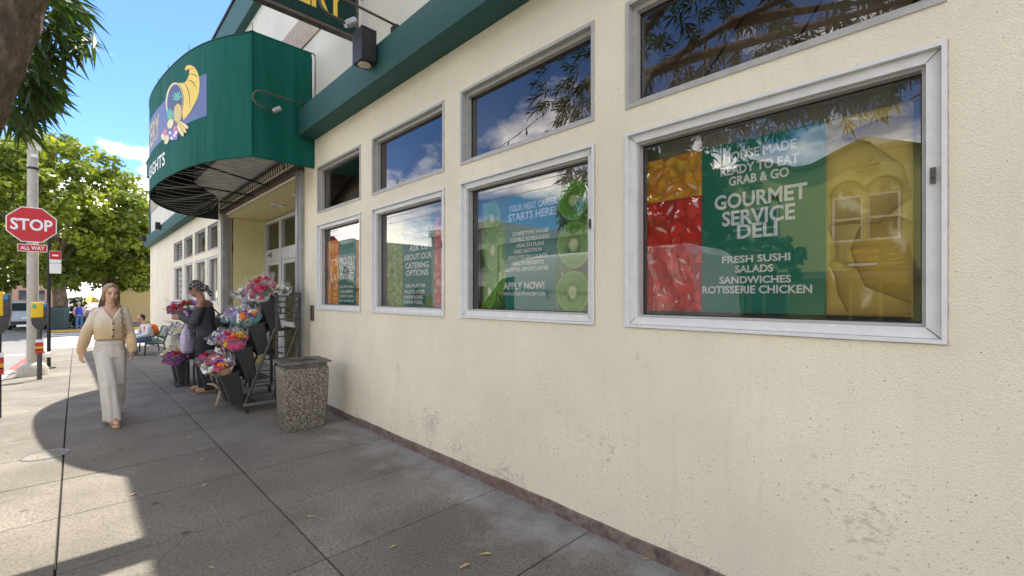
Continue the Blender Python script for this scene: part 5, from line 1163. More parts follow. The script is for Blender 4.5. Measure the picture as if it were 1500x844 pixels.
# ================================================================== CONCRETE BIN
cb = thing('concrete_bin', 'square exposed aggregate concrete bin with dark metal lid by the wall', 'bin', (1.945, 5.58, 0), R(-4))
mb = MB()
def rsq(w, d, z, r=.045, n=4):
    out = []
    for cx, cy, a0 in ((w - r, d - r, 0), (-w + r, d - r, 90), (-w + r, -d + r, 180), (w - r, -d + r, 270)):
        for k in range(n + 1): q = R(a0 + 90 * k / n); out.append((cx + r * math.cos(q), cy + r * math.sin(q), z))
    return out
mb.rings([rsq(.215, .215, 0), rsq(.225, .225, .02), rsq(.245, .245, .62), rsq(.245, .245, .70), rsq(.235, .235, .715)]); mb.build('body', 'aggregate', cb, smooth=40, world=False)
mb = MB(); mb.rings([rsq(.225, .225, .716, .03), rsq(.23, .23, .76, .03), rsq(.20, .20, .762, .03), rsq(.20, .20, .72, .03)]); mb.build('liner_rim', 'lid_metal', cb, world=False)
mb = MB(); frame = [rsq(.262, .262, .765, .03), rsq(.268, .268, .77, .03), rsq(.265, .265, .786, .03), rsq(.25, .25, .79, .03), rsq(.15, .12, .786, .03), rsq(.15, .12, .76, .03)]; mb.rings(frame, cap=False); mb.build('lid', 'lid_metal', cb, world=False, fix=True)
mb = MB(); mb.box(-.16, .16, -.13, .13, .60, .765); mb.build('inner_bag', 'black_plastic', cb, world=False)
# ================================================================== FLOWER RACKS
def rack(label, y0, y1, X0=1.60):
    t = thing('flower_rack', label, 'flower rack', (X0 + .35, (y0 + y1) / 2, g(y0)), 0, 'flower racks'); zb = g(y0)
    for y in (y0, y1):
        for x, z1 in ((X0 + .38, 1.60), (X0 + .69, 1.60)):
            mb = MB(); mb.box(x - .018, x + .018, y - .018, y + .018, zb + .1, z1); mb.build('upright', 'rack_metal', t)
        mb = MB(); mb.tube([(X0, y, zb + .12), (X0 + .37, y, zb + 1.12)], .018, 6); mb.build('side_rail', 'rack_metal', t)
        mb = MB(); mb.tube([(X0 + .30, y, zb + .12), (X0 + .67, y, zb + 1.12)], .016, 6); mb.build('side_rail', 'rack_metal', t)
        mb = MB(); mb.box(X0 - .02, X0 + .71, y - .016, y + .016, zb + .095, zb + .125); mb.build('base_rail', 'steel', t)
        for k in range(5):
            z = zb + 1.22 + k * .08; mb = MB(); mb.box(X0 + .40, X0 + .67, y - .008, y + .008, z, z + .022); mb.build('end_bar', 'rack_metal', t)
        for k in range(6):
            f = .12 + .15 * k; mb = MB(); mb.tube([(X0 + .37 * f, y, zb + .12 + f), (X0 + .30 + .37 * f, y, zb + .12 + f)], .008, 5); mb.build('cross_bar', 'rack_metal', t)
        for x in (X0 + .02, X0 + .66):
            mb = MB(); mb.tube([(x - .014, y, zb + .04), (x + .014, y, zb + .04)], .04, 14); mb.box(x - .02, x + .02, y - .012, y + .012, zb + .05, zb + .1); mb.build('caster', 'black_plastic', t)
    for i in range(4):
        z = zb + .10 + .32 * i; x = X0 - .03 + .155 * i
        for k in range(4): mb = MB(); mb.box(x + .06 * k, x + .06 * k + .02, y0 + .02, y1 - .02, z, z + .018); mb.build('shelf_bar', 'rack_metal', t)
    mb = MB(); mb.tube([(X0 + .69, y0, 1.59), (X0 + .69, y1, 1.59)], .014, 6); mb.build('top_rail', 'rack_metal', t)
    return t
rack('black wheeled tiered flower rack beside the concrete bin', 6.66, 7.95)
# buckets
def bucket_me():
    mb = MB(); mb.rings([rsq(.075, .085, 0, .02), rsq(.105, .115, .40, .025), rsq(.118, .128, .402, .028), rsq(.118, .128, .425, .028), rsq(.098, .108, .425, .022), rsq(.09, .10, .30, .022)], cap=False); mb.f.append([i for i in range(20)][::-1]); mb.mi.append(0); mb.f.append([100 + i for i in range(20)]); mb.mi.append(0)
    me = mb.mesh('bucket'); setmat(me, 'grey_plastic'); return me
BUCK = bucket_me(); hm = MB(); hm.tube([(-.12, -.10, .40), (-.15, 0, .33), (-.12, .10, .40)], .006, 5); HND = setmat(hm.mesh('handle'), 'steel'); lm = MB(); lm.box(-.117, -.1085, -.045, .045, .26, .31); LBL = setmat(lm.mesh('bucket_label'), 'sticker_red')
def bucket(label, x, y, z, tilt=-.22, rz=0):
    t = thing('flower_bucket', label, 'bucket', (x, y, z), rz, 'black flower buckets'); t.rotation_euler = (0, tilt, rz)
    child('tub', BUCK, t); child('handle', HND, t); return t
# blossoms: shared meshes
simple('petal_pink', (.60, .03, .15), .6, var=.25, scale=60); simple('petal_red', (.52, .015, .03), .6, var=.3, scale=60); simple('petal_orange', (.85, .25, .01), .6, var=.2, scale=60); simple('petal_white', (.80, .78, .70), .6, var=.1, scale=60); simple('petal_purple', (.26, .06, .34), .6, var=.3, scale=60); simple('petal_yellow', (.80, .55, .03), .6, var=.2); simple('petal_lilac', (.46, .36, .62), .6, var=.2); simple('petal_blue', (.10, .14, .50), .6, var=.2); simple('petal_cream', (.72, .68, .42), .6)
simple('stem_green', (.06, .15, .03), .6, var=.4, scale=40); simple('twig_pale', (.42, .34, .24), .8)
a = NT('cellophane'); a.color((.9, .92, .93)); a.set(Roughness=.12, Alpha=.13); MATS['cellophane'] = a.m
for nm, c in (('wrap_pink', (.75, .12, .30)), ('wrap_kraft', (.55, .36, .18)), ('wrap_white', (.80, .80, .78)), ('wrap_teal', (.16, .34, .38)), ('wrap_black', (.03, .03, .035)), ('wrap_orange', (.78, .26, .10)), ('wrap_purple', (.40, .12, .42)), ('wrap_lilac', (.60, .52, .66))): simple(nm, c, .45, var=.2, scale=25)
def blossom_me(mat, kind, seed):
    r_ = random.Random(seed); mb = MB(); n = 7 if kind else 11
    for lay, (R0, zt, cnt) in enumerate(((.055, .012, n), (.04, .032, n - 1), (.024, .045, n - 3))):
        for k in range(cnt):
            q = 2 * math.pi * (k + .5 * lay) / cnt + r_.uniform(-.1, .1); w_ = .9 / cnt * 3.0 * R0; c, s_ = math.cos(q), math.sin(q); e = R0 * r_.uniform(.85, 1.15)
            P0 = (c * .006, s_ * .006, zt * .3); P1 = (c * e * .6 - s_ * w_, s_ * e * .6 + c * w_, zt + .004); P2 = (c * e, s_ * e, zt - .006 + r_.uniform(-.006, .006)); P3 = (c * e * .6 + s_ * w_, s_ * e * .6 - c * w_, zt + .004); mb.add([P0, P1, P2, P3], [(0, 3, 2, 1)])
    mb.sphere((0, 0, .028), (.016, .016, .014), 7, 5); me = mb.mesh('blossom'); setmat(me, mat); return me
BL = {}
for i, m_ in enumerate(('pink', 'red', 'orange', 'white', 'purple', 'yellow', 'lilac', 'blue', 'cream')): BL[m_] = [blossom_me('petal_' + m_, k, i * 3 + k) for k in (0, 1)]
def wrapper_me(mat, seed, r1=.15, h=.34, spread=1.0):
    r_ = random.Random(seed); n = 22; mb = MB(); rr = []
    for j, (rad, z) in enumerate(((.03, 0), (.045, .10), (r1 * .62, .20), (r1 * .98, h * .85), (r1 * 1.15, h))):
        rr.append([(rad * (1 + (.13 * math.sin(5 * q + seed) + r_.uniform(-.07, .07)) * j / 4) * math.cos(q), rad * (1 + (.13 * math.sin(4 * q + seed * 2) + r_.uniform(-.07, .07)) * j / 4) * math.sin(q), z + (r_.uniform(-.05, .06) if j == 4 else r_.uniform(-.012, .012) * j)) for q in [2 * math.pi * k / n for k in range(n)]])
    mb.rings(rr, cap=False); me = mb.mesh('wrapper'); setmat(me, mat); return me
def bouquet(label, x, y, z, dirv, cols, wrap, seed, nfl=16, rad=.13, scale=1.0, clear=True):
    r_ = random.Random(seed); t = thing('bouquet', label, 'bouquet', (x, y, z), 0, 'wrapped flower bouquets'); t.rotation_mode = 'QUATERNION'; t.rotation_quaternion = Vector(dirv).normalized().to_track_quat('Z', 'Y')
    t.scale = (scale,) * 3
    child('wrapper', wrapper_me('wrap_' + wrap, seed, rad * 1.05, .28), t)
    if clear: child('film', wrapper_me('cellophane', seed + 50, rad * 1.2, .37), t)
    g_ = MB()
    for k in range(60):
        q = r_.uniform(0, 6.28); d = r_.uniform(.2, 1.15) * rad; c, s_ = math.cos(q), math.sin(q); b = Vector((c * d * .7, s_ * d * .7, .22)); e = b + Vector((c * .05, s_ * .05, r_.uniform(.04, .14))); w_ = Vector((-s_, c, 0)) * .014; g_.add([b, b.lerp(e, .5) + w_, e, b.lerp(e, .5) - w_], [(0, 1, 2, 3)])
    for k in range(5): q = k * 1.26; g_.tube([(0, 0, -.12), (math.cos(q) * rad * .5, math.sin(q) * rad * .5, .26)], .005, 4)
    child('greenery', setmat(g_.mesh('greenery'), 'stem_green'), t)['kind'] = 'stuff'
    tg = MB(); tg.add([(-.02, 0, 0), (.02, 0, 0), (.02, .004, .05), (-.02, .004, .05)], [(0, 1, 2, 3)]); child('price_tag', setmat(tg.mesh('price_tag'), 'sign_white'), t, (rad * .75 * math.cos(seed), -rad * .8, .27), (.5, .2, r_.uniform(-.6, .6)))
    lf_ = MB()
    for k in range(9):
        q = r_.uniform(0, 6.28); c, s_ = math.cos(q), math.sin(q); b0 = Vector((c * rad * .75, s_ * rad * .75, .22)); e0 = b0 + Vector((c * .07, s_ * .07, r_.uniform(.08, .17))); w_ = Vector((-s_, c, 0)) * .022; m0 = b0.lerp(e0, .5) + Vector((0, 0, .015)); lf_.add([b0, m0 + w_, e0, m0 - w_], [(0, 1, 2), (0, 2, 3)])
    child('leaves', setmat(lf_.mesh('leaves'), 'stem_green'), t)['kind'] = 'stuff'
    for k in range(nfl):
        q = 2.4 * k; d = rad * math.sqrt((k + .5) / nfl); tilt = Vector((math.cos(q) * d * 3.5, math.sin(q) * d * 3.5, 1)).to_track_quat('Z', 'Y').to_euler()
        child('blossom', r_.choice(BL[cols[k % len(cols)]]), t, (math.cos(q) * d, math.sin(q) * d, .27 + .07 * (1 - (d / rad) ** 2) + r_.uniform(-.025, .025)), tilt, (r_.uniform(.55, 1.05),) * 3)
    return t
OUT = Vector((-.45, -.12, 1))
TIER = ['bottom', 'second', 'third', 'top']
NEARB = [(('purple', 'orange', 'pink', 'white'), 'kraft'), (('orange', 'red', 'pink', 'yellow'), 'pink'), (('orange', 'purple', 'orange', 'white'), 'teal'), (('pink', 'red', 'pink'), 'white')]
FARB = [(('red', 'purple', 'pink'), 'black'), (('blue', 'purple', 'white'), 'white'), (('white', 'lilac', 'purple'), 'teal'), (('white', 'cream', 'white'), 'white')]
NLAB = ['brown paper wrapped mixed bouquet in the lowest near bucket of the rack', 'pink wrapped bouquet with orange blooms in the second near bucket', 'orange and purple bouquet in the third near bucket', 'deep pink bouquet in the topmost near bucket of the rack']
FLAB = ['red and purple bouquet in the lowest far bucket of the rack', 'blue and purple bouquet in the second far bucket of the rack', 'white and lilac bouquet in the third far bucket of the rack', 'cream bouquet in the topmost far bucket of the rack']
k_ = 0
for i in range(4):
    for j, y in enumerate((6.90, 7.24, 7.62)):
        x = 1.56 + .155 * i; z = .115 + .32 * i
        bucket('dark flower bucket on the %s tier of the black rack, %s' % (TIER[i], ('end nearest the bin', 'middle of the tier', 'far end of the tier')[j]), x, y, z, -.24)
        if j == 0: c_, w_ = NEARB[i]; lab = NLAB[i]
        elif j == 2: c_, w_ = FARB[i]; lab = FLAB[i]
        else: c_, w_ = [(('white', 'pink', 'red'), 'white'), (('pink', 'red', 'purple'), 'black'), (('white', 'blue', 'lilac'), 'teal'), (('pink', 'white', 'pink', 'purple'), 'lilac')][i]; lab = ['white and red bouquet in the middle of the lowest rack tier', 'red and purple bouquet in the middle of the second rack tier', 'white and blue bouquet in the middle of the third rack tier', 'pink and white bouquet in the middle of the top rack tier'][i]
        bouquet(lab, x - .08, y, z + .26, OUT + Vector((0, .1 * (j - 1), 0)), c_, w_, 100 + i * 3 + j, 20, .135, 1.0)
bouquet('white fluffy bouquet in clear film on top of the rack', 2.12, 6.95, 1.38, (-.05, -.25, 1), ('white', 'cream', 'white'), 'white', 77, 10, .12, .9)
bouquet('magenta bouquet leaning at the top of the rack', 2.0, 7.15, 1.44, (-.3, -.2, 1), ('pink', 'pink', 'red'), 'pink', 78, 14, .14, 1.05)
# driftwood leg of a fallen stand by the lowest bucket
dw = thing('driftwood_branch', 'pale twisted driftwood branch propped by the lowest bucket', 'branch', (1.42, 7.35, 0))
mb = MB(); mb.tube([(1.40, 7.32, .01), (1.44, 7.34, .12), (1.47, 7.38, .24), (1.53, 7.4, .34)], [.018, .022, .02, .012], 8); mb.tube([(1.47, 7.38, .22), (1.40, 7.45, .30), (1.33, 7.5, .31)], [.018, .016, .01], 7); mb.build('branch', 'twig_pale', dw, smooth=True)
# --- second, lower stand beyond the shopper
t2 = thing('flower_stand', 'dark stepped flower stand beyond the shopper in black', 'flower stand', (1.62, 10.0, g(10)), 0)
zb = g(10)
for i, (x, z) in enumerate(((1.40, .03), (1.52, .48), (1.64, .90))):
    mb = MB(); mb.box(x - .14, x + .16, 9.65, 10.65, zb + z - .02, zb + z, .004); mb.build('shelf', 'rack_metal', t2)
    for y in (9.67, 10.63):
        for dx in (-.12, .14): mb = MB(); mb.box(x + dx - .012, x + dx + .012, y - .012, y + .012, zb, zb + max(.005, z - .0205)); mb.build('leg', 'rack_metal', t2)
cs2 = [(('red', 'purple', 'pink'), 'purple'), (('white', 'cream', 'yellow'), 'white'), (('cream', 'white'), 'white'), (('lilac', 'white'), 'lilac'), (('pink', 'white', 'red'), 'purple'), (('red', 'pink', 'red'), 'kraft')]
sl_ = ['dark red bouquet in the lowest bucket of the far stand', 'cream and yellow bouquet in the lowest far stand bucket', 'white bouquet in the middle bucket of the far stand', 'lilac bouquet in the middle tier of the far stand', 'pink and white bouquet in the top bucket of the far stand', 'red bouquet in brown paper on top of the far stand']
q = 0
for i, (x, z) in enumerate(((1.40, .03), (1.52, .48), (1.64, .90))):
    for y in (9.85, 10.35):
        bucket('dark flower bucket on the %s step of the far stand, %s' % (('lowest', 'middle', 'highest')[i], 'near end' if y < 10 else 'far end'), x, y, zb + z + .002, -.1)
        bouquet(sl_[q], x - .05, y, zb + z + .24, (-.35, -.3, 1), *cs2[q], 200 + q, 20, .15, 1.05); q += 1
bouquet('large crimson and white bouquet on the near side of the far stand', 1.42, 9.55, zb + 1.12, (-.35, -.4, 1), ('red', 'white', 'pink', 'red'), 'purple', 233, 16, .17, 1.15)
# fallen leaves on the pavement
simple('dry_leaf', (.45, .33, .15), .7, var=.4)
lf = MB(); lf.add([(0, 0, 0), (.03, .012, .006), (.075, 0, .003), (.03, -.012, .005)], [(0, 3, 2, 1)]); LEAF = setmat(lf.mesh('fallen_leaf'), 'dry_leaf')
for i, (u, v) in enumerate(((292, 675), (295, 714), (305, 831), (205, 722), (275, 643), (448, 758), (722, 812), (582, 799), (812, 750), (660, 692), (565, 648), (538, 625), (505, 622), (478, 640), (690, 826), (940, 820), (520, 632), (548, 640))):
    x, y = gnd(u, v); o = bpy.data.objects.new('fallen_leaf', LEAF); COL.objects.link(o); o.location = (x, y, .004); o.rotation_euler = (0, 0, rnd.uniform(0, 6)); s_ = rnd.uniform(.6, 1.25); o.scale = (s_, s_, s_)
    tag(o, 'small dry narrow leaf lying on the sidewalk', 'leaf', 'fallen leaves on the sidewalk')
# ================================================================== PEOPLE
simple('skin_light', (.60, .36, .25), .5, var=.06, bump=0); simple('skin_brown', (.30, .145, .08), .5, var=.08, bump=0)
simple('lip', (.40, .13, .11), .45); simple('eye_dark', (.03, .022, .02), .3); simple('brow', (.16, .10, .06), .7)
simple('hair_blonde', (.29, .19, .095), .55, var=.45, scale=45, bump=.5, bscale=120); simple('hair_black', (.018, .014, .012), .5, var=.3)
simple('trouser_white', (.66, .62, .55), .75, var=.06, scale=5, bump=.1, bscale=40); simple('sandal_tan', (.50, .30, .16), .6); simple('button', (.20, .13, .08), .4)
a = NT('knit'); p = a.coord(); z = a.n('ShaderNodeSeparateXYZ', {0: p}).outputs['Z']
n = a.noise(p, 9, 3); k = a.n('ShaderNodeMapRange', {'Value': a.math('ADD', z, a.math('MULTIPLY', n, .10)), 'From Min': 1.05, 'From Max': 1.42}).outputs[0]
c = a.ramp(k, [(0, (.76, .53, .28)), (.4, (.80, .62, .39)), (.75, (.85, .76, .61)), (1, (.86, .79, .67))])   # dip-dyed wool
w = a.n('ShaderNodeTexWave', {'Vector': p, 'Scale': 34.0, 'Distortion': 2.0, 'Detail': 1.0}, bands_direction='X').outputs['Fac']
w2 = a.n('ShaderNodeTexWave', {'Vector': p, 'Scale': 55.0, 'Distortion': 1.0}, bands_direction='Z').outputs['Fac']
c = a.mix(a.ramp(w, [(.2, g3(.3)), (.6, g3(0))]), c, (.60, .44, .27)); a.color(c); a.set(Roughness=.9)
a.bump(a.math('ADD', w, a.math('MULTIPLY', w2, .5)), .6, .006); MATS['knit'] = a.m
simple('cloth_black', (.018, .018, .02), .8, var=.3, scale=8); simple('top_grey', (.045, .043, .047), .75, var=.25); simple('shoe_tan', (.33, .20, .10), .7)
a = NT('scarf_print'); p = a.coord(); v = a.n('ShaderNodeTexVoronoi', {'Vector': p, 'Scale': 22.0}, feature='DISTANCE_TO_EDGE').outputs['Distance']; nn = a.noise(p, 30, 4)
a.color(a.mix(a.ramp(a.math('ADD', v, a.math('MULTIPLY', nn, .25)), [(.13, g3(1)), (.19, g3(0))]), (.02, .02, .024), (.45, .43, .42))); a.set(Roughness=.8); MATS['scarf_print'] = a.m
a = NT('tote_print'); p = a.coord(); v = a.n('ShaderNodeTexVoronoi', {'Vector': p, 'Scale': 38.0}, feature='F1').outputs['Distance']
a.color(a.mix(a.ramp(v, [(.2, g3(0)), (.5, g3(1))]), (.34, .22, .40), (.60, .54, .64))); a.set(Roughness=.8); MATS['tote_print'] = a.m
simple('bag_blue', (.04, .055, .30), .7, var=.3); simple('bag_tan', (.42, .27, .14), .8); simple('vest_blue', (.03, .07, .48), .7); simple('denim', (.09, .16, .30), .8, var=.25); simple('shirt_white', (.70, .72, .74), .8, var=.06); simple('pack_orange', (.85, .17, .02), .6, var=.1); simple('cap_pale', (.65, .62, .58), .8)
simple('shirt_pink', (.62, .40, .36), .8, var=.3)

def cap(mb, p0, p1, r0, r1, n=14, flat=1.0):
    """closed tapered capsule"""
    p0, p1 = Vector(p0), Vector(p1); d = (p1 - p0).normalized(); pts, rs = [], []
    for k in range(4): q = math.pi / 2 * (1 - k / 3.2); pts.append(p0 - d * r0 * math.sin(q)); rs.append(max(.001, r0 * math.cos(q)))
    for k in range(1, 4): f = k / 4; pts.append(p0.lerp(p1, f)); rs.append(r0 + (r1 - r0) * f)
    for k in range(3, -1, -1): q = math.pi / 2 * (1 - k / 3.2); pts.append(p1 + d * r1 * math.sin(q)); rs.append(max(.001, r1 * math.cos(q)))
    mb.tube(pts, rs, n, flat=flat); return mb
def chain(mb, pts, rs, n=14):
    for i in range(len(pts) - 1): cap(mb, pts[i], pts[i + 1], rs[i], rs[i + 1], n)
def ring_loft(mb, rings, n=28):
    """rings: (z, cx, cy, rx, ry[, power])"""
    rr = []
    for z, cx, cy, rx, ry in rings: rr.append([(cx + rx * math.cos(2 * math.pi * k / n), cy + ry * math.sin(2 * math.pi * k / n), z) for k in range(n)])
    mb.rings(rr)
def solid(name, mb, mats, parent, voxel=.009, smooth_it=3, wrinkle=0, wscale=9, pick=None, stretch=(1, 1, .45)):
    """fuse overlapping closed pieces into one continuous surface"""
    me = mb.mesh(name + '_src'); o = bpy.data.objects.new(name, me); COL.objects.link(o)
    b = bmesh.new(); b.from_mesh(me); bmesh.ops.recalc_face_normals(b, faces=b.faces); b.to_mesh(me); b.free()
    m_ = o.modifiers.new('r', 'REMESH'); m_.mode = 'VOXEL'; m_.voxel_size = voxel; m_.use_smooth_shade = True
    s_ = o.modifiers.new('s', 'SMOOTH'); s_.iterations = smooth_it; s_.factor = .5
    bpy.context.view_layer.update(); dg = bpy.context.evaluated_depsgraph_get(); new = bpy.data.meshes.new_from_object(o.evaluated_get(dg)); new.name = name
    o.modifiers.clear(); o.data = new; bpy.data.meshes.remove(me)
    if wrinkle:
        nr = [v.normal.copy() for v in new.vertices]
        for v, n_ in zip(new.vertices, nr):
            c = v.co; q = Vector((c.x * wscale * stretch[0], c.y * wscale * stretch[1], c.z * wscale * stretch[2])); v.co = c + n_ * (wrinkle * (mnoise.noise(q) + .5 * mnoise.noise(q * 2.3)))
    new.materials.clear()
    for x in (mats if isinstance(mats, (list, tuple)) else [mats]): new.materials.append(MATS[x])
    for p in new.polygons:
        p.use_smooth = True; p.material_index = pick(p.center, p.normal) if pick else 0
    o.parent = parent; return o
def head_prims(mb, c, yaw=0, pitch=0, s=1.0):
    """head facing -Y before yaw (about z, + turns to +X... seen from above anticlockwise) and pitch (nod)"""
    M = Matrix.Translation(c) @ Matrix.Rotation(yaw, 4, 'Z') @ Matrix.Rotation(pitch, 4, 'X') @ Matrix.Scale(s, 4); h = MB()
    h.sphere((0, .012, .035), (.074, .092, .088), 20, 14); h.sphere((0, -.018, -.03), (.060, .066, .082), 18, 12); h.sphere((0, -.052, -.082), (.030, .030, .026), 12, 8)
    h.sphere((0, -.086, -.012), (.013, .018, .026), 10, 8); h.sphere((0, -.094, -.028), (.017, .015, .011), 10, 8); h.sphere((0, -.074, .018), (.052, .016, .012), 12, 8)
    h.sphere((0, -.078, -.056), (.024, .013, .007), 12, 8); h.sphere((0, -.077, -.066), (.021, .013, .008), 12, 8)
    for s_ in (-1, 1): h.sphere((s_ * .076, .012, -.008), (.009, .020, .030), 10, 8); h.sphere((s_ * .040, -.058, -.022), (.022, .018, .02), 10, 8)
    h.xf(M); mb.add(h.v, h.f); return M.inverted()
def face_pick(Mi, skin=0, lip=1, eye=2, brow=3, zmin=-.12):
    def f(c, n):
        q = Mi @ c
        if q.y < -.045 and abs(q.z) < .12:
            if abs(q.z + .061) < .011 and abs(q.x) < .024 and q.y < -.068: return lip
            if abs(q.z - .004) < .0075 and .018 < abs(q.x) < .044: return eye
            if abs(q.z - .024) < .0055 and .014 < abs(q.x) < .050: return brow
        return skin
    return f
def hand(mb, w, d, side, palm_n, s=1.0, curl=.5):
    """palm plus five bent fingers of unequal length; w wrist, d finger direction, side = towards the thumb, palm_n = out of the palm"""
    w, d, side, pn = Vector(w), Vector(d).normalized(), Vector(side).normalized(), Vector(palm_n).normalized()
    for k in range(4):
        o = (1.5 - k) * .0195 * s; base = w + d * .085 * s + side * o; cap(mb, w + side * o * .6, base, .016 * s, .0125 * s, 8)
        L_ = (.072, .08, .075, .058)[k] * s; m1 = base + (d * math.cos(curl * .6) + pn * math.sin(curl * .6)) * L_ * .5; m2 = m1 + (d * math.cos(curl * 1.5) + pn * math.sin(curl * 1.5)) * L_ * .5
        cap(mb, base, m1, .0098 * s, .009 * s, 8); cap(mb, m1, m2, .009 * s, .0075 * s, 8)
    t0 = w + d * .025 * s + side * .026 * s; t1 = t0 + (d * .7 + side * .6 + pn * .3).normalized() * .04 * s; t2 = t1 + (d * .95 + pn * .35).normalized() * .033 * s; cap(mb, t0, t1, .014 * s, .011 * s, 8); cap(mb, t1, t2, .0105 * s, .008 * s, 8)

# ---- woman in the cream cardigan, walking towards us (local: faces -Y, +X is the viewer's right)
W = thing('person', 'woman in cream cropped cardigan and wide white trousers walking towards the camera', 'person', (.31, 7.46, 0), R(6)); W.scale = (.90, 1.0, .985)
b = MB()
Hc = Vector((.0, -.055, 1.605)); Mi = head_prims(b, Hc, R(4), R(6), 1.0)
cap(b, (0, 0, 1.38), (0, -.03, 1.53), .056, .05); cap(b, (-.03, 0, 1.40), (-.15, .0, 1.385), .05, .05); cap(b, (.03, 0, 1.40), (.15, 0, 1.385), .05, .05)
ring_loft(b, [(.84, 0, .01, .14, .10), (.93, 0, .01, .165, .115), (1.04, 0, .0, .135, .09), (1.12, 0, -.005, .128, .088), (1.22, 0, -.01, .145, .10), (1.32, 0, 0, .155, .10), (1.40, 0, .005, .12, .07), (1.44, 0, 0, .06, .05)])
sh_l, sh_r = Vector((-.15, .0, 1.375)), Vector((.15, .0, 1.375)); el_l, el_r = Vector((-.22, .08, 1.12)), Vector((.195, -.01, 1.10)); wr_l, wr_r = Vector((-.28, .06, .90)), Vector((.205, -.17, .90))
chain(b, [sh_l, el_l, wr_l], [.05, .04, .028]); chain(b, [sh_r, el_r, wr_r], [.05, .04, .028])
hand(b, wr_l, (-.12, -.15, -1), (.3, -.9, .1), (.9, .2, 0), 1.0, .55); hand(b, wr_r, (.0, -.12, -1), (-.3, -.9, .1), (-.9, .2, 0), 1.0, .55)
hip = .09; fr_k, bk_k = Vector((-.035, -.19, .48)), Vector((.085, .04, .46)); fr_a, bk_a = Vector((.0, -.27, .085)), Vector((.10, .33, .19))
chain(b, [(-hip, 0, .86), fr_k, fr_a], [.085, .055, .038]); chain(b, [(hip, 0, .86), bk_k, bk_a], [.085, .055, .038])
for a_, toe in ((fr_a, Vector((-.01, -.42, .045))), (bk_a, Vector((.105, .20, .045)))):
    cap(b, a_ + Vector((0, .05, -.04)), toe, .036, .033); cap(b, toe, toe + Vector((0, -.04, -.005)), .034, .022)
body = solid('body', b, ['skin_light', 'lip', 'eye_dark', 'brow'], W, .0065, 2, pick=face_pick(Mi))
# hair: centre parting, drawn back, with a long braid in front of one shoulder
h = MB(); hM = Matrix.Translation(Hc) @ Matrix.Rotation(R(4), 4, 'Z') @ Matrix.Rotation(R(6), 4, 'X')
hh = MB(); hh.sphere((0, .022, .045), (.084, .093, .088), 20, 14); hh.sphere((0, .05, -.02), (.068, .068, .08), 16, 12)
for s_ in (-1, 1):
    for k in range(4): cap(hh, (s_ * .006, -.058 + k * .012, .116 + .01 * (k > 1)), (s_ * (.070 + .004 * k), -.028 + .02 * k, .035 - .012 * k), .012, .016, 8)
    cap(hh, (s_ * .074, -.005, .02), (s_ * .066, .04, -.07), .017, .022, 8)
hh.xf(hM); h.add(hh.v, hh.f)
br = [Vector((.06, .035, 1.53)), Vector((.085, -.01, 1.46)), Vector((.098, -.075, 1.39)), Vector((.105, -.105, 1.28)), Vector((.125, -.115, 1.16)), Vector((.135, -.11, 1.06))]
for i in range(26):
    f = i / 25 * (len(br) - 1.001); j = int(f); p = br[j].lerp(br[j + 1], f - j); r_0 = .024 - .009 * i / 25
    h.sphere(p + Vector((.011 * math.sin(i * 2.2), -.006 * math.cos(i * 2.2), 0)), (r_0, r_0, r_0 * 1.05), 8, 6)
cap(h, br[-1], br[-1] + Vector((.01, 0, -.06)), .012, .004, 8)
# keep the face clear
solid('hair', h, 'hair_blonde', W, .007, 1)
# cardigan: body with a deep V, full sleeves
c_ = MB(); n = 48; rr = []
for z, rx, ry, cy in ((1.035, .150, .110, .0), (1.05, .158, .118, 0), (1.10, .158, .120, 0), (1.20, .164, .126, -.006), (1.29, .168, .128, -.006), (1.36, .164, .112, 0), (1.405, .140, .095, .01), (1.43, .095, .078, .02)):
    ring = []
    for k in range(n):
        q = 2 * math.pi * k / n; x, y = rx * math.cos(q), cy + ry * math.sin(q); ring.append((x, y, z))
    rr.append(ring)
c_.rings(rr)
chain(c_, [sh_l + Vector((.02, 0, -.005)), el_l + Vector((-.005, 0, 0)), wr_l + Vector((.01, .01, .06))], [.062, .060, .052]); chain(c_, [sh_r + Vector((-.02, 0, -.005)), el_r + Vector((.005, 0, 0)), wr_r + Vector((-.003, .01, .06))], [.062, .060, .052])
chain(c_, [wr_l + Vector((.006, .01, .075)), wr_l + Vector((0, 0, .0))], [.046, .043]); chain(c_, [wr_r + Vector((0, .01, .075)), wr_r], [.046, .043])
card = solid('cardigan', c_, 'knit', W, .008, 3, .006, 14)
bm = bmesh.new(); bm.from_mesh(card.data)
def in_v(c): return c.y < .035 and c.z > 1.27 and abs(c.x) < .012 + (c.z - 1.27) * .66
def neck(c): return c.z > 1.385 and (c.x ** 2 / .088 ** 2 + (c.y - .0) ** 2 / .075 ** 2) < 1
bmesh.ops.delete(bm, geom=[f for f in bm.faces if in_v(f.calc_center_median()) or neck(f.calc_center_median()) or (f.calc_center_median().z < 1.036 and abs(f.calc_center_median().x) < .13 and f.normal.z < -.6)], context='FACES'); bm.to_mesh(card.data); bm.free()
so_ = card.modifiers.new('t', 'SOLIDIFY'); so_.thickness = .008; so_.offset = 1
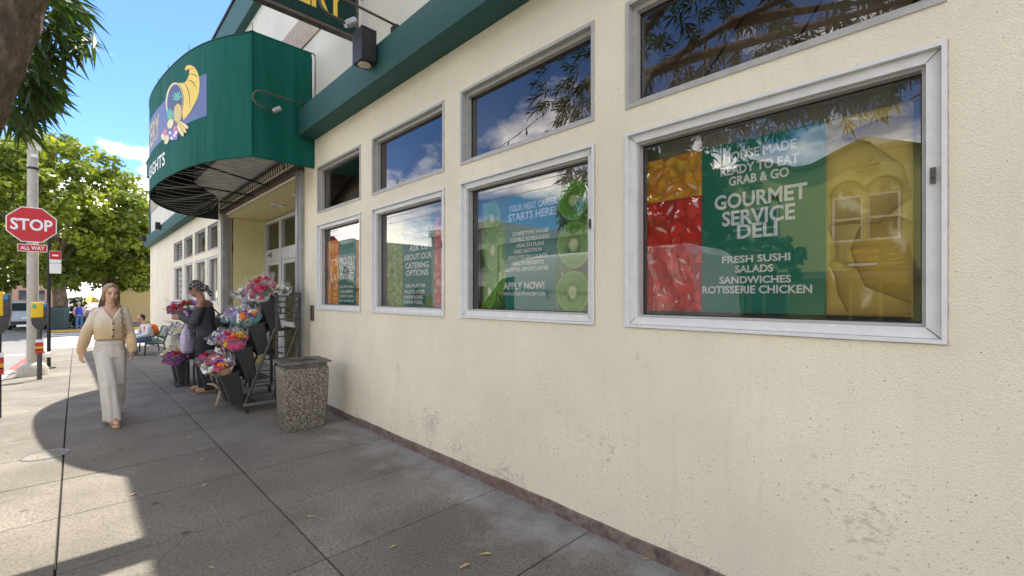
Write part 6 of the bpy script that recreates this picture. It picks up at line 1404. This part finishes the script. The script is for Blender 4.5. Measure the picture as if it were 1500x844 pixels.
# knitted button band and buttons
bd = MB(); vt = [(-.10, -.062, 1.415), (-.058, -.108, 1.35), (-.012, -.135, 1.275), (0, -.137, 1.20), (0, -.130, 1.12), (0, -.125, 1.04)]; bd.tube(vt, [.016, .018, .02, .022, .022, .022], 10); bd.tube([(.10, -.062, 1.415), (.058, -.108, 1.35), (.014, -.135, 1.275)], [.016, .018, .02], 10); bd.build('button_band', 'knit', card, smooth=True, world=False)
for z in (1.235, 1.155, 1.075): m_ = MB(); m_.sphere((.004, -.1555 if z > 1.1 else -.149, z), (.014, .006, .014), 12, 8); m_.build('button', 'button', card, smooth=True, world=False)
bw = MB(); bw.rings([[(rx * math.cos(2 * math.pi * k / 40), ry * math.sin(2 * math.pi * k / 40), z) for k in range(40)] for z, rx, ry in ((1.03, .156, .116), (1.028, .164, .124), (1.055, .167, .127), (1.08, .163, .124))], cap=False); bw.build('hem_band', 'knit', card, smooth=True, world=False)
# wide trousers
t_ = MB(); ring_loft(t_, [(.80, 0, .01, .166, .122), (.88, 0, .01, .172, .125), (.95, 0, .005, .162, .116), (1.0, 0, 0, .148, .104), (1.012, 0, 0, .146, .102)])
def leg_loft(mb, top, knee, ank, r0, r1, r2):
    rr = []; n = 28
    for k in range(15):
        f = k / 14; p = Vector(top).lerp(Vector(knee), f * 2) if f < .5 else Vector(knee).lerp(Vector(ank), f * 2 - 1); r_ = r0 + (r1 - r0) * f * 2 if f < .5 else r1 + (r2 - r1) * (f * 2 - 1)
        rr.append([(p.x + r_ * (1 + .07 * math.sin(5 * q + 2.2 * f + top[0] * 30) * f * 1.5) * math.cos(q), p.y + r_ * 1.15 * (1 + .07 * math.sin(6 * q + 1.5 * f) * f * 1.5) * math.sin(q), p.z) for q in [2 * math.pi * j / n for j in range(n)]])
    mb.rings(rr)
leg_loft(t_, (-.085, .005, .88), fr_k + Vector((-.01, .0, 0)), fr_a + Vector((-.012, .03, -.035)), .098, .088, .092); leg_loft(t_, (.085, .01, .88), bk_k, bk_a + Vector((.01, .0, -.06)), .098, .088, .092)
solid('trousers', t_, 'trouser_white', W, .0085, 3, .011, 7, stretch=(1.3, 1.3, .28))
m_ = MB(); m_.rings([[(rx * math.cos(2 * math.pi * k / 40), ry * math.sin(2 * math.pi * k / 40), z) for k in range(40)] for z, rx, ry in ((.97, .166, .115), (.975, .166, .117), (1.015, .152, .108), (1.02, .148, .104))], cap=False); m_.build('waistband', 'trouser_white', W, smooth=True, world=False)
for a_, toe in ((fr_a, Vector((-.01, -.42, .045))), (bk_a, Vector((.105, .20, .045)))):
    m_ = MB(); cap(m_, (a_.x, a_.y + .06, .014 if a_.y < 0 else .05), (toe.x, toe.y - .045, .014), .042, .044, 14); m_.v = [(x, y, max(.0, z * .55)) for x, y, z in m_.v]; cap(m_, (toe.x - .042, toe.y + .05, .03), (toe.x, toe.y + .04, .085), .013, .016, 8); cap(m_, (toe.x, toe.y + .04, .085), (toe.x + .042, toe.y + .05, .03), .016, .013, 8); m_.build('sandal', 'sandal_tan', W, smooth=True, world=False)

# ---- shopper in black with headscarf, turned to the flowers (local faces -Y, turned by rz)
w2x, w2y = 1.52, 8.75
W2 = thing('person', 'woman in black clothes and patterned headscarf choosing flowers', 'person', (w2x, w2y, g(w2y)), R(-118)); W2.scale = (1.06,) * 3
b = MB(); Hc = Vector((0, -.12, 1.585)); Mi = head_prims(b, Hc, 0, R(24), 1.0)
cap(b, (0, -.02, 1.36), (0, -.08, 1.51), .056, .052); cap(b, (-.03, 0, 1.38), (-.17, .0, 1.35), .052, .056); cap(b, (.03, 0, 1.38), (.17, 0, 1.35), .052, .056)
ring_loft(b, [(.80, 0, .03, .15, .11), (.92, 0, .03, .175, .125), (1.04, 0, .02, .14, .10), (1.2, 0, .0, .15, .11), (1.32, 0, -.01, .16, .10), (1.40, 0, -.01, .11, .07)])
e1, e2 = Vector((-.22, -.06, 1.08)), Vector((.22, -.06, 1.08)); r1, r2 = Vector((-.14, -.30, 1.14)), Vector((.12, -.30, 1.16))
chain(b, [(-.18, 0, 1.345), e1, r1], [.056, .043, .030]); chain(b, [(.18, 0, 1.345), e2, r2], [.056, .043, .030])
hand(b, r1, (.3, -.9, .1), (.3, .1, 1), (.9, .3, 0), 1.0, .8); hand(b, r2, (-.3, -.9, .1), (-.3, .1, 1), (-.9, .3, 0), 1.0, .8)
k1, k2, a1, a2 = Vector((-.09, -.05, .47)), Vector((.10, .04, .47)), Vector((-.10, -.02, .09)), Vector((.12, .12, .09))
chain(b, [(-.09, .03, .86), k1, a1], [.09, .06, .04]); chain(b, [(.09, .03, .86), k2, a2], [.09, .06, .04])
for a_ in (a1, a2): cap(b, a_ + Vector((0, .04, -.04)), a_ + Vector((0, -.15, -.05)), .038, .032)
solid('body', b, ['skin_brown', 'lip', 'eye_dark', 'brow'], W2, .0075, 2, pick=face_pick(Mi))
h = MB(); hh = MB(); hh.sphere((0, .018, .055), (.092, .105, .092), 18, 12); hh.sphere((0, .07, .0), (.07, .07, .075), 14, 10); hh.sphere((.01, .13, -.03), (.045, .05, .05), 12, 8)
cap(hh, (0, .13, -.04), (.03, .15, -.17), .03, .018, 10); cap(hh, (0, .13, -.04), (-.04, .16, -.13), .026, .015, 10); cap(hh, (-.075, -.05, .045), (.075, -.05, .045), .018, .018, 10)
hh.xf(Matrix.Translation(Hc) @ Matrix.Rotation(R(24), 4, 'X')); h.add(hh.v, hh.f); solid('headscarf', h, 'scarf_print', W2, .008, 2, .005, 22)
c_ = MB(); ring_loft(c_, [(.78, 0, .03, .185, .14), (.9, 0, .03, .195, .145), (1.05, 0, .02, .165, .122), (1.2, 0, .0, .172, .13), (1.29, 0, -.01, .175, .122), (1.325, 0, -.01, .165, .11)])
chain(c_, [(-.195, -.015, 1.27), e1 + Vector((-.005, 0, 0)), r1 + Vector((-.02, .05, 0))], [.072, .066, .045]); chain(c_, [(.195, -.015, 1.27), e2 + Vector((.005, 0, 0)), r2 + Vector((.02, .05, 0))], [.072, .066, .045]); solid('top', c_, 'top_grey', W2, .009, 3, .010, 9)
t_ = MB(); ring_loft(t_, [(.76, 0, .03, .18, .14), (.88, 0, .03, .188, .14), (.98, 0, .025, .17, .125)]); leg_loft(t_, (-.09, .03, .86), k1, a1 + Vector((0, .03, -.03)), .11, .10, .105); leg_loft(t_, (.09, .03, .86), k2, a2 + Vector((0, .03, -.03)), .11, .10, .105); solid('trousers', t_, 'cloth_black', W2, .0095, 3, .012, 7, stretch=(1.3, 1.3, .3))
for a_ in (a1, a2): m_ = MB(); cap(m_, a_ + Vector((0, .05, -.045)), a_ + Vector((0, -.16, -.05)), .05, .046, 12); m_.v = [(x, y, max(0, z)) for x, y, z in m_.v]; m_.build('shoe', 'shoe_tan', W2, smooth=True, world=False)
def worldpt(root, p): return root.matrix_basis @ Vector(p)
def at_person(root, name, label, cat, p): 
    t = thing(name, label, cat, worldpt(root, p), root.rotation_euler.z); t.scale = root.scale; return t
# bags held by the shopper
tb = at_person(W2, 'tote_bag', 'lavender patterned tote bag hanging from the arm of the woman in black', 'bag', (-.12, -.27, .60))
m_ = MB(); ring_loft(m_, [(0, 0, 0, .10, .06), (.04, 0, 0, .15, .085), (.22, .01, 0, .155, .09), (.36, 0, 0, .125, .06), (.42, 0, 0, .09, .035)]); solid('sack', m_, 'tote_print', tb, .012, 3, .014, 11)
m_ = MB(); m_.tube([(-.06, 0, .40), (-.03, .0, .56), (.0, -.01, .60), (.03, 0, .56), (.06, 0, .40)], .009, 6); m_.build('strap', 'tote_print', tb, world=False)
hb = at_person(W2, 'rolled_blanket', 'blue and tan rolled bundle tucked under the arm of the woman in black', 'bundle', (-.235, -.16, 1.03))
m_ = MB(); m_.tube([(0, 0, -.02), (.01, -.06, .04), (.01, -.06, .15), (0, 0, .23), (-.01, .07, .15), (-.01, .07, .04), (0, 0, -.02)], [.048] * 7, 12); m_.build('roll', 'bag_blue', hb, smooth=True, world=False); m_ = MB(); m_.tube([(-.045, .09, -.05), (-.05, .10, .10), (-.04, .05, .26), (-.03, -.04, .27)], [.02, .022, .022, .015], 10); m_.build('trim_roll', 'bag_tan', hb, smooth=True, world=False); m_ = MB(); m_.tube([(-.04, 0, 0), (-.045, -.04, .09), (-.04, 0, .2), (-.045, .045, .1), (-.04, 0, 0)], [.018] * 5, 8); m_.build('white_roll', 'shirt_white', hb, smooth=True, world=False)
bp_ = at_person(W2, 'black_handbag', 'black bag worn behind the woman in black', 'bag', (.08, .25, .98)); m_ = MB(); m_.sphere((0, 0, .12), (.15, .10, .12), 16, 10); m_.sphere((.02, .03, .05), (.12, .08, .08), 14, 8); solid('pouch', m_, 'cloth_black', bp_, .012, 2, .008, 12); m_ = MB(); m_.tube([(-.1, -.02, .18), (-.12, -.2, .36), (-.1, -.27, .42)], .010, 6); m_.build('strap', 'cloth_black', bp_, world=False)

# ---- man seated on the bench with an orange backpack (faces -Y side on, back to us partly)
sx_, sy2 = 1.72, 19.0; szg = g(19)
W3 = thing('person', 'seated man in white shirt on the green bench, wearing an orange backpack', 'person', (sx_, sy2, szg), R(-72))
b = MB(); Hc = Vector((0, -.20, 1.20)); Mi = head_prims(b, Hc, 0, R(28), 1.0); cap(b, (0, -.08, .98), (0, -.16, 1.13), .06, .056)
ring_loft(b, [(.42, 0, .03, .17, .13), (.55, 0, .03, .16, .12), (.75, 0, -.01, .17, .12), (.92, 0, -.06, .18, .11), (1.0, 0, -.08, .12, .08)])
for s_ in (-1, 1):
    chain(b, [(s_ * .19, -.06, .94), (s_ * .25, -.16, .68), (s_ * .12, -.40, .60)], [.055, .045, .032]); hand(b, (s_ * .12, -.40, .60), (-s_ * .3, -.9, -.1), (-s_ * .2, 0, 1), (0, 0, -1), 1.05, .5)
    chain(b, [(s_ * .10, 0, .50), (s_ * .14, -.44, .50), (s_ * .14, -.42, .10)], [.09, .065, .045]); cap(b, (s_ * .14, -.38, .05), (s_ * .14, -.58, .04), .045, .035)
solid('body', b, ['skin_light', 'lip', 'eye_dark', 'brow'], W3, .012, 2, pick=face_pick(Mi))
c_ = MB(); ring_loft(c_, [(.44, 0, .03, .195, .15), (.58, 0, .03, .185, .145), (.76, 0, -.01, .195, .14), (.93, 0, -.06, .20, .125), (1.0, 0, -.08, .13, .09)])
for s_ in (-1, 1): chain(c_, [(s_ * .19, -.06, .93), (s_ * .25, -.15, .69), (s_ * .15, -.36, .61)], [.075, .066, .05])
solid('shirt', c_, 'shirt_white', W3, .013, 2, .012, 9)
t_ = MB(); cap(t_, (0, .03, .50), (0, -.02, .50), .15, .14)
for s_ in (-1, 1): chain(t_, [(s_ * .10, 0, .50), (s_ * .14, -.45, .50), (s_ * .14, -.42, .12)], [.11, .082, .072])
solid('trousers', t_, 'denim', W3, .013, 2, .008, 8); h = MB(); h.sphere(Hc + Vector((0, .03, .06)), (.085, .098, .08), 14, 10); h.sphere(Hc + Vector((0, .06, .0)), (.07, .065, .08), 12, 8); solid('hair', h, 'hair_black', W3, .012, 1, .008, 25)
for s_ in (-1, 1): m_ = MB(); cap(m_, (s_ * .14, -.36, .05), (s_ * .14, -.60, .045), .055, .045, 10); m_.v = [(x, y, max(.0, z)) for x, y, z in m_.v]; m_.build('shoe', 'shoe_tan', W3, smooth=True, world=False)
bk = at_person(W3, 'backpack', 'bright orange backpack worn by the seated man', 'backpack', (0, .17, .58)); m_ = MB(); m_.sphere((0, .02, .22), (.15, .09, .20), 16, 10); m_.sphere((0, .08, .14), (.11, .06, .11), 14, 8); solid('sack', m_, 'pack_orange', bk, .014, 2, .006, 10)
for s_ in (-1, 1): m_ = MB(); m_.tube([(s_ * .09, -.03, .38), (s_ * .12, -.20, .44), (s_ * .13, -.33, .34), (s_ * .15, -.33, .18)], .016, 6); m_.build('strap', 'pack_orange', bk, world=False)

# ---- man in a blue vest beyond the crossing
fx, fy_ = .18, 42.3; W4 = thing('person', 'man in blue vest, pale cap and jeans walking beyond the crossing', 'person', (fx, fy_, g(fy_)), 0)
b = MB(); Hc = Vector((0, -.03, 1.64)); Mi = head_prims(b, Hc, 0, 0, 1.05); cap(b, (0, 0, 1.42), (0, -.02, 1.56), .06, .056); ring_loft(b, [(.86, 0, 0, .17, .12), (1.05, 0, 0, .16, .11), (1.3, 0, 0, .185, .12), (1.44, 0, 0, .12, .08)])
for s_, yy in ((-1, -.12), (1, .08)):
    chain(b, [(s_ * .2, 0, 1.39), (s_ * .27, .03, 1.12), (s_ * .24, -.12, .92)], [.055, .045, .034]); hand(b, (s_ * .24, -.12, .92), (0, -.4, -.9), (-s_ * .3, -.9, 0), (-s_, 0, 0), 1.0, .5); chain(b, [(s_ * .1, 0, .88), (s_ * .11, yy * .6, .48), (s_ * .11, yy, .09)], [.095, .065, .045]); cap(b, (s_ * .11, yy + .05, .05), (s_ * .11, yy - .16, .045), .045, .036)
solid('body', b, ['skin_light', 'lip', 'eye_dark', 'brow'], W4, .014, 2, pick=face_pick(Mi))
c_ = MB(); 
for s_ in (-1, 1): chain(c_, [(s_ * .19, 0, 1.38), (s_ * .27, .03, 1.12), (s_ * .245, -.09, .97)], [.078, .066, .052])
ring_loft(c_, [(.86, 0, 0, .185, .135), (1.3, 0, 0, .195, .13), (1.45, 0, 0, .12, .085)]); solid('shirt', c_, 'shirt_pink', W4, .014, 2, .01, 9)
c_ = MB(); ring_loft(c_, [(.92, 0, 0, .20, .15), (1.1, 0, 0, .195, .145), (1.32, 0, 0, .18, .145), (1.44, 0, 0, .13, .10)]); solid('vest', c_, 'vest_blue', W4, .014, 2, .006, 9)
t_ = MB(); ring_loft(t_, [(.80, 0, 0, .18, .13), (.97, 0, 0, .175, .125)])
for s_, yy in ((-1, -.12), (1, .08)): chain(t_, [(s_ * .1, 0, .86), (s_ * .11, yy * .6, .48), (s_ * .11, yy, .08)], [.11, .085, .075])
solid('jeans', t_, 'denim', W4, .014, 2, .008, 9); h = MB(); h.sphere(Hc + Vector((0, .01, .075)), (.092, .105, .07), 14, 10); cap(h, Hc + Vector((0, -.08, .07)), Hc + Vector((0, -.14, .06)), .06, .05, 12, .25); solid('cap', h, 'cap_pale', W4, .012, 1)
